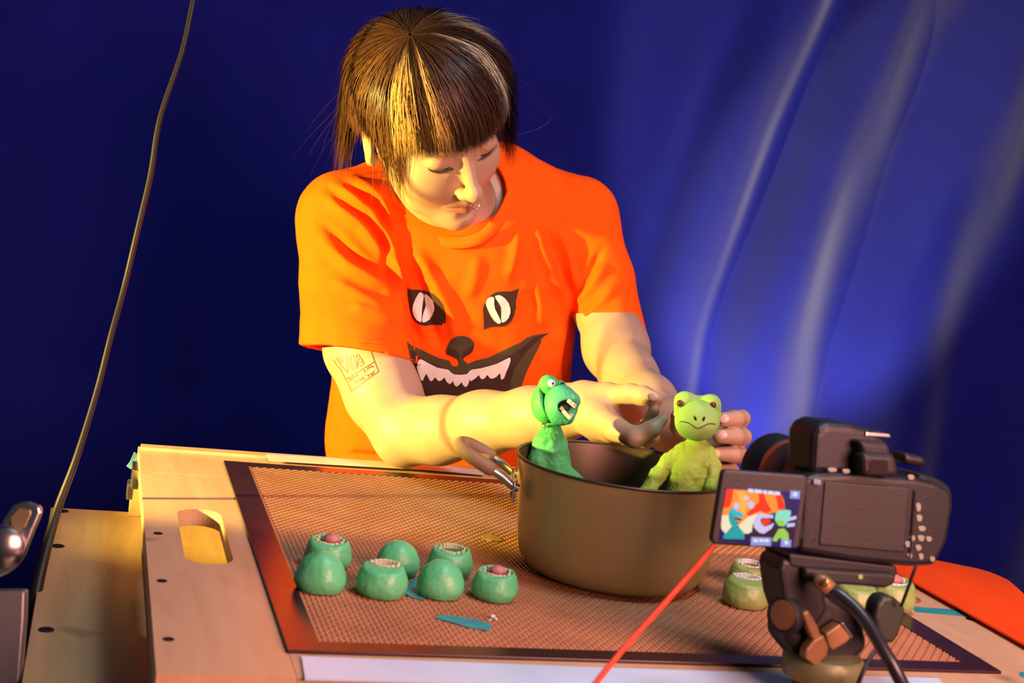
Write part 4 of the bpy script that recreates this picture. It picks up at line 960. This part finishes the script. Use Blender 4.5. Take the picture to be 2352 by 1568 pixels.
part([(1975, 1012), (2044, 1018), (2050, 1052), (1985, 1048)], .008, .02, 'eyepiece_housing', black_rub, .004)
part([(1982, 1040), (2060, 1044), (2068, 1098), (1984, 1094)], .014, .018, 'eyecup', black_rub, .005)
part([(1996, 1054), (2040, 1057), (2042, 1086), (1997, 1083)], .0146, .002, 'eyepiece', glass_m, .001)
part([(1990, 992), (2044, 996), (2048, 1006), (1988, 1002)], -.004, .018, 'hot_shoe', steel, .001)
part([(2078, 1040), (2128, 1050), (2130, 1074), (2080, 1066)], -.010, .022, 'mode_dial', black_pl, .004)
part([(1895, 1104), (2090, 1120), (2078, 1270), (1882, 1252)], .0015, .004, 'screen_bay', mat('screen_bay', (.014, .015, .010), .55, bump=.1, bscale=400), .0015)
part([(2100, 1125), (2105, 1125), (2092, 1282), (2087, 1282)], .0015, .003, 'bay_edge', black_gl, .0005)
for px, py, w, h in ((1912, 1079, 11, 5), (1944, 1082, 9, 5), (2093, 1096, 8, 6), (2110, 1165, 6, 10), (2112, 1190, 7, 8), (2118, 1214, 9, 6), (2096, 1236, 7, 6), (2116, 1236, 8, 7), (2134, 1238, 7, 6), (2086, 1250, 7, 7), (2110, 1258, 7, 7), (2090, 1276, 6, 6), (2116, 1278, 6, 7), (2142, 1284, 6, 6)):
    part([(px - w, py - h * .6), (px - w * .4, py - h), (px + w * .5, py - h), (px + w, py - h * .4), (px + w * .9, py + h * .6), (px + w * .3, py + h), (px - w * .6, py + h * .9)], .0012 if py > 1090 else .0015, .0016, 'button', led_m, .0004)
part([(1870, 1100), (1888, 1103), (1886, 1116), (1868, 1112)], .003, .004, 'hinge', mat('hinge_grey', (.18, .22, .3), .35), .001)
# lens: lies along the camera's axis, away from the viewer
LA = -CN; LC = cp(1890, 1115, -.034); LU, LV = CR_, CU
def lens(prof, name, m): MB().lathe(prof, LC, 40, U=LU, W=LV, A=LA).obj(name, m, t, smooth=True, angle=40)
lens([(.029, -.002), (.031, 0), (.031, .016), (.029, .018)], 'lens_mount', black_pl)
lens([(.029, .018), (.030, .020), (.030, .045), (.0285, .047)], 'zoom_ring', black_rub)
lens([(.0288, .047), (.0302, .048), (.0302, .053), (.0288, .054)], 'lens_ring', ring_red)
lens([(.0285, .054), (.031, .058), (.032, .080), (.029, .080), (.028, .076), (.0, .070)], 'lens_front', black_pl)
# flip-out screen
scr = thing  # (the screen stays a part of the camera)
SN = RW @ (np.array([math.sin(math.radians(10)), -.06, 1.0]) / np.linalg.norm([math.sin(math.radians(10)), -.06, 1.0])); S0 = at(1745, 1170, 1.082)
def sp_(px, py, off=0.): return onplane(px, py, S0 + SN * off, SN)
def sprism(poly, off, th, name, m, bv=.0, par=None):
    o = fixn(MB().prism([sp_(x, y, off) for x, y in poly][::-1], SN, -th).obj(name, m, par or t)); return bevel(o, bv, 3) if bv else o
panel = sprism([(1658, 1082), (1668, 1078), (1850, 1091), (1857, 1100), (1838, 1256), (1828, 1262), (1640, 1250), (1632, 1240)], 0, .007, 'screen_panel', black_pl, .0022); ROOTLOC[panel] = ROOTLOC[t]
sprism([(1846, 1105), (1880, 1104), (1874, 1245), (1834, 1240)], -.006, .006, 'screen_arm', black_pl, .002)
def em(name, c, s=1.0): return mat(name, (0, 0, 0), .3, emit=(c, s), spec=.2)
e_navy = em('screen_navy', (.008, .008, .10)); e_or = em('screen_orange', (1, .30, .03)); e_red = em('screen_red', (1, .035, .01)); e_yel = em('screen_amber', (1, .45, .08)); e_lav = em('screen_lavender', (.62, .56, .85)); e_cream = em('screen_cream', (.88, .78, .55)); e_teal = em('screen_teal', (.0, .36, .36)); e_cy = em('screen_cyan', (.0, .48, .72)); e_lime = em('screen_lime', (.33, .62, .08)); e_mint = em('screen_mint', (.25, .75, .55)); e_dark = em('screen_dark', (.03, .008, .02)); e_icon = em('screen_icon', (.30, .32, .70)); e_white = em('screen_text', (.72, .74, 1))
def Z6(pts): return [(1620 + x * .14028, 1060 + y * .14028) for x, y in pts]
sc_o = sprism(Z6([(340, 430), (1580, 500), (1430, 1410), (215, 1300)]), .0003, .0003, 'display', e_navy, 0, panel)
def disp(poly, m, lay, name='display_shape'): 
    o = MB().add([sp_(x, y, .0004 + .0001 * lay) for x, y in Z6(poly)], [tuple(range(len(poly)))]).obj(name, m, panel); fixn(o); return o
disp([(345, 445), (700, 465), (1250, 540), (1290, 640), (1310, 770), (1150, 830), (1000, 860), (870, 850), (700, 930), (600, 1050), (250, 1060), (270, 900), (300, 700)], e_or, 1)
disp([(345, 445), (460, 455), (440, 620), (400, 740), (290, 760), (310, 640)], e_red, 2); disp([(870, 490), (960, 500), (1000, 640), (1090, 800), (1000, 850), (900, 800), (700, 900), (690, 830), (880, 660)], e_red, 2); disp([(1150, 530), (1250, 545), (1310, 760), (1200, 800), (1170, 650)], e_red, 2)
disp([(520, 490), (640, 480), (700, 640), (640, 880), (560, 780), (560, 600)], e_yel, 2)
disp([(640, 560), (690, 555), (720, 585), (700, 625), (655, 625), (630, 590)], e_lav, 3); disp([(700, 670), (750, 635), (800, 670), (805, 730), (760, 775), (710, 750), (695, 710)], e_lav, 3); disp([(460, 720), (500, 660), (550, 680), (550, 760), (490, 790)], e_lav, 3)
disp([(600, 1050), (1100, 900), (1150, 1100), (1460, 1100), (1440, 1230), (640, 1220)], e_dark, 2)
disp([(270, 880), (390, 870), (440, 1060), (330, 1180), (262, 1100)], e_cream, 3); disp([(540, 1050), (700, 900), (850, 850), (830, 960), (780, 1000), (760, 1150), (690, 1180), (620, 1170)], e_cream, 3)
disp([(780, 1000), (830, 880), (880, 845), (1110, 870), (1115, 925), (930, 920), (900, 950), (925, 1020), (980, 1065), (1130, 1000), (1090, 1090), (960, 1180), (880, 1160), (800, 1080)], e_lav, 4)
disp([(925, 930), (1040, 935), (1075, 980), (985, 1055), (930, 1010)], e_red, 5)
disp([(400, 790), (440, 750), (490, 790), (620, 850), (610, 920), (520, 900), (460, 890), (560, 1000), (510, 1060), (590, 1110), (640, 1180), (640, 1270), (290, 1260), (300, 1200), (450, 1080), (400, 1000), (380, 880)], e_teal, 5)
disp([(405, 800), (440, 752), (490, 790), (620, 850), (612, 915), (520, 890), (440, 860)], e_cy, 6); disp([(470, 900), (600, 940), (570, 970), (480, 930)], e_dark, 7)
disp([(1150, 850), (1200, 800), (1330, 785), (1400, 800), (1400, 860), (1370, 960), (1290, 1060), (1200, 1050), (1140, 950)], e_mint, 5); disp([(1140, 960), (1300, 960), (1290, 1060), (1200, 1050)], e_lime, 6)
disp([(1200, 1100), (1290, 1090), (1360, 1170), (1370, 1290), (1290, 1310), (1220, 1240), (1160, 1310), (1090, 1290)], e_lime, 5)
disp([(1360, 920), (1490, 880), (1490, 940), (1350, 975)], e_lav, 4); disp([(1340, 1010), (1470, 1000), (1460, 1060), (1330, 1070)], e_lav, 4)
for x0, x1 in ((700, 790), (805, 930), (945, 1010), (1025, 1120), (1130, 1225)): disp([(x0, 440 + (x0 - 700) * .1), (x1, 440 + (x1 - 700) * .1), (x1, 495 + (x1 - 700) * .1), (x0, 495 + (x0 - 700) * .1)], e_white, 4, 'display_text')
for x0, y0, x1, y1 in ((750, 1230, 1085, 1370), (1240, 1270, 1410, 1390), (1390, 470, 1555, 600)): disp([(x0, y0), (x1, y0 + 12), (x1 - 10, y1 + 10), (x0 - 8, y1)], e_icon, 7, 'display_icon')
disp([(1440, 500), (1500, 500), (1510, 545), (1480, 570), (1430, 555)], e_white, 8, 'display_icon')
for x0, x1 in ((785, 860), (880, 950), (965, 1040)): disp([(x0, 1262), (x1, 1268), (x1, 1318), (x0, 1312)], e_white, 8, 'display_text')
disp([(1290, 1300), (1345, 1290), (1365, 1340), (1310, 1360)], e_white, 8, 'display_icon')

# ---- tripod
t = thing('tripod', 'black tripod with tan levers and olive column under the camera', 'tripod', tuple(at(1880, 1560, 1.11) * np.array([1, 1, 0])))
def part2(poly, off, th, name, m, bv=.002): return bevel(fixn(cprism(poly, off, th).obj(name, m, t)), bv, 3)
part2([(1812, 1270), (2060, 1300), (2064, 1318), (2045, 1332), (1900, 1322), (1815, 1300)], -.004, .040, 'quick_release_plate', black_pl, .002)
part2([(1850, 1304), (2060, 1318), (2058, 1340), (2036, 1352), (1960, 1345), (1880, 1340), (1850, 1330)], .004, .05, 'head_platform', black_rub, .003)
part2([(1972, 1320), (1982, 1320), (1982, 1330), (1972, 1330)], .0048, .002, 'level_bubble', mat('green_bubble', (.2, .5, .12), .3), .0005)
part2([(1798, 1280), (1850, 1290), (1892, 1330), (1905, 1400), (1880, 1440), (1820, 1440), (1800, 1380), (1790, 1310)], -.005, .036, 'head_arm', black_pl, .005)
def disc(px, py, d, r, th, name, m, nrm, bv=0, par=None):
    c = at(px, py, d); nrm = RW @ (np.array(nrm) / np.linalg.norm(nrm)); u = np.cross(nrm, RW @ np.array([0, 1., 0])); u /= np.linalg.norm(u); v = np.cross(nrm, u)
    return MB().lathe([(r * .9, 0), (r, th * .15), (r, th * .85), (r * .9, th)], c, 36, U=u, W=v, A=nrm).obj(name, m, par or t, smooth=True, angle=35)
disc(1812, 1412, 1.108, .0152, .010, 'tilt_knob', black_rub, (-.72, .05, .70)); disc(1799, 1411, 1.101, .0116, .0012, 'knob_cap', tan_m, (-.72, .05, .70))
part2([(1810, 1400), (1900, 1360), (1985, 1420), (2000, 1490), (1960, 1530), (1860, 1540), (1800, 1470)], -.010, .034, 'ball_housing', black_pl, .008)
part2([(1843, 1408), (1858, 1402), (1880, 1440), (1888, 1466), (1872, 1478), (1858, 1448)], .004, .008, 'lever_arm', tan_m, .0015)
part2([(1870, 1470), (1892, 1458), (1904, 1486), (1900, 1506), (1874, 1532), (1850, 1512), (1852, 1492)], .006, .010, 'lever', tan_m, .0015)
part2([(1896, 1456), (1930, 1432), (1956, 1464), (1944, 1476), (1914, 1494), (1904, 1486)], .004, .012, 'lever', tan_m, .0015)
part2([(1932, 1430), (1938, 1430), (1960, 1462), (1956, 1466)], .0046, .012, 'lever_edge', steel, .0004)
ax0, ax1 = at(1882, 1500, 1.13), at(1872, 1700, 1.135); dv = (ax1 - ax0) / np.linalg.norm(ax1 - ax0)
base_pt = ax0 + dv * ((0.0 - ax0[2]) / dv[2])
ZV = np.array([0, 0, 1.])
def vlathe(prof, c, name, m): return MB().lathe(prof, c, 32).obj(name, m, t, smooth=True, angle=40)
tc_ = at(1890, 1520, 1.13)
vlathe([(.031, -.012), (.033, -.009), (.033, .004), (.030, .008)], tc_, 'base_collar', olive_m)
vlathe([(.0185, -.60), (.0185, -.012)], tc_, 'centre_column', olive_m)
MB().tube([tc_ + np.array([-.022, 0, -.015]), tc_ + np.array([-.022, 0, -.60])], .004, 10).obj('column_rail', mat('rail_grey', (.35, .32, .27), .35, .6), t, smooth=True)
vlathe([(.035, -.42), (.040, -.41), (.040, -.34), (.03, -.33)], tc_, 'leg_hub', black_pl)
for a in (-100, 5, 160):
    d_ = np.array([math.cos(math.radians(a + 10)), math.sin(math.radians(a + 10)), 0]); top = tc_ + d_ * .035 + ZV * -.38; bot = np.array([tc_[0], tc_[1], .0]) + d_ * .32
    bot[2] = .012
    MB().tube([top, bot], [.014, .010], 14).obj('leg', black_pl, t, smooth=True, angle=40)
# ---- cables by the tripod
cab = thing('coiled_cable', 'thick black cable with gold plug leaving the camera plate', 'cable', tuple(at(2090, 1580, 1.05)))
pts = [at(1905, 1352, 1.085), at(1930, 1368, 1.078), at(1965, 1398, 1.07), at(1998, 1440, 1.06), at(2030, 1494, 1.05), at(2062, 1550, 1.045), at(2100, 1640, 1.05), at(2130, 1800, 1.07)]
MB().tube(smooth_path(pts, 8), .0052, 14).obj('cord', mat('black_cord', (.015, .016, .02), .3), cab, smooth=True)
MB().tube([at(1872, 1328, 1.088), at(1890, 1338, 1.086), at(1908, 1354, 1.084)], [.0055, .0065, .0062], 14).obj('plug', tan_m, cab, smooth=True)
MB().tube([at(1893, 1334, 1.078), at(1902, 1338, 1.078)], .0034, 10).obj('plug_tip', gold_m, cab, smooth=True)
pod = thing('remote_pod', 'dark green-black remote pod hanging on a thin cord behind the cable', 'remote', tuple(at(2050, 1480, 1.10)))
pc = [(2016, 1388), (2030, 1370), (2052, 1368), (2078, 1390), (2083, 1408), (2066, 1460), (2052, 1480), (2030, 1476), (2018, 1462), (2010, 1420)]
o = MB().prism([onplane(x, y, at(2045, 1420, 1.105), CN) for x, y in pc][::-1], CN, -.018).obj('pod_body', mat('pod_green_black', (.016, .024, .012), .5), pod); bevel(fixn(o), .004, 3)
MB().tube(smooth_path([at(2070, 1392, 1.10), at(2082, 1360, 1.095), at(2096, 1320, 1.09), at(2106, 1296, 1.09)], 5), .0014, 8).obj('cord', black_pl, pod, smooth=True)
MB().tube(smooth_path([at(2028, 1478, 1.10), at(2000, 1510, 1.09), at(1980, 1548, 1.08), at(1950, 1620, 1.08)], 5), .0018, 8).obj('cord', black_pl, pod, smooth=True)
# ---- red cord from the camera
red_m = mat('red_cord', (.72, .045, .01), .6, bump=.3, bscale=900)
MB().tube(smooth_path([at(1640, 1252, 1.11), at(1600, 1300, 1.09), at(1520, 1392, 1.05), at(1440, 1480, 1.01), at(1370, 1566, .98), at(1310, 1640, .95)], 6), [.0022] * 31, 10).obj('red_cord', red_m, label='taut red cord running from the camera to the bottom edge', cat='cord', smooth=True)

# ================================================================== left side: hanging cable, clamp and post
cable_m = mat('dark_cable', (.010, .006, .005), .45, spec=.35)
pts = [at(462, -90, 1.62), at(444, 0, 1.60), at(418, 120, 1.58), at(368, 270, 1.56), at(346, 400, 1.55), at(318, 520, 1.54), at(285, 660, 1.53), at(255, 770, 1.51), at(222, 900, 1.49), at(176, 1050, 1.46), at(132, 1170, 1.44), at(98, 1290, 1.41), at(72, 1410, 1.38), at(48, 1530, 1.36), at(25, 1680, 1.34)]
sp = smooth_path(pts, 6); n = len(sp)
MB().tube(sp, [.0032 + .0042 * sstep(.55, .95, k / (n - 1)) for k in range(n)], 12).obj('hanging_cable', cable_m, label='thin dark cable hanging down the left side past the table corner', cat='cable', smooth=True)
t = thing('light_stand', 'chrome stand post with wing clamp at the far left edge', 'stand', tuple(at(20, 1500, 1.18) * np.array([1, 1, 0])))
chrome = mat('brushed_chrome', (.50, .48, .46), .22, 1., col2=(.38, .36, .34), nscale=40)
FN = RW @ np.array([.25, .1, .96]); FN /= np.linalg.norm(FN)
def lp(poly, d, th, name, m, bv=.002):
    o = MB().prism([onplane(x, y, at(40, 1300, d), FN) for x, y in poly][::-1], FN, -th).obj(name, m, t); return bevel(fixn(o), bv, 3)
lp([(8, 1192), (30, 1158), (64, 1148), (94, 1160), (97, 1176), (80, 1215), (58, 1272), (40, 1300), (20, 1316), (-10, 1330), (-20, 1260)], 1.17, .014, 'wing_lever', chrome, .004)
lp([(22, 1188), (42, 1166), (70, 1170), (72, 1180), (58, 1212), (40, 1222), (26, 1212)], 1.168, .003, 'wing_recess', mat('dull_brass', (.28, .22, .1), .4, .8), .001)
c = at(8, 1252, 1.155); u = RW @ np.array([.35, .0, .94]); u /= np.linalg.norm(u); a1 = np.cross(u, RW @ np.array([0, 1., 0])); a1 /= np.linalg.norm(a1)
MB().lathe([(.012, -.02), (.0155, -.018), (.0160, -.006), (.0145, -.004), (.0145, .004), (.0165, .006), (.0165, .016), (.010, .020)], c, 36, U=a1, W=np.cross(u, a1), A=u).obj('clamp_barrel', chrome, t, smooth=True, angle=35)
lp([(-60, 1356), (60, 1356), (58, 1420), (44, 1600), (-60, 1600)], 1.18, .03, 'post_head', mat('grey_casting', (.20, .19, .18), .4, .7), .003)
pb = at(-12, 1560, 1.20); MB().tube([pb, np.array([pb[0], pb[1], .0])], .017, 20).obj('post', chrome, t, smooth=True, angle=40)
MB().lathe([(.14, 0), (.14, .008), (.03, .02)], (pb[0], pb[1], 0), 32).obj('base', black_pl, t)

# ================================================================== orange cloth over the right edge
cloth_m = mat('orange_red_cloth', (.78, .075, .008), .85, col2=(.72, .06, .008), nscale=9, bump=.1, bscale=900, spec=.1)
def cloth(u, v):
    # lies level with the board, then falls over its far and right sides
    ye = 1.395; y0 = .62; w = u * 1.25                      # u runs from the far hem over the edge toward the viewer
    if w < .45: y = ye + .03 * (1 - w / .45); dz = -(.45 - w)
    else: y = ye - (w - .45); dz = 0
    xe = 1.00 + .42 * (y - 1.24) + .012 * math.sin(y * 9); xi = .889; tq = min(max((y - ye + .06) / .06, 0), 1); xe -= .05 * (1 - math.sqrt(1 - .97 * tq * tq)); L = xe - xi; k = v * (L + .45)
    if k < L: x = xi + k; ez = 0
    else: x = xe + .05 * (1 - math.exp(-(k - L) * 9)) + .02 * (k - L); ez = -(k - L)
    r = .02; z = ZT + .004 + .006 * math.sin(x * 22 + y * 9) * (1 if k > .03 else 0)
    d = math.hypot(min(dz, 0), min(ez, 0)); z -= d - (1 - math.exp(-d / r)) * r * .9
    x += .012 * math.sin(y * 24) * min(d * 6, 1); y += .010 * math.sin(x * 30) * min(d * 6, 1)
    return (x, y, z)
V, F = grid(110, 80, cloth)
o = mesh_obj('orange_cloth', V, F, cloth_m, smooth=True, label='bright orange-red cloth draped beside the right table edge', cat='cloth')
md = o.modifiers.new('solid', 'SOLIDIFY'); md.thickness = .002; md.offset = 1
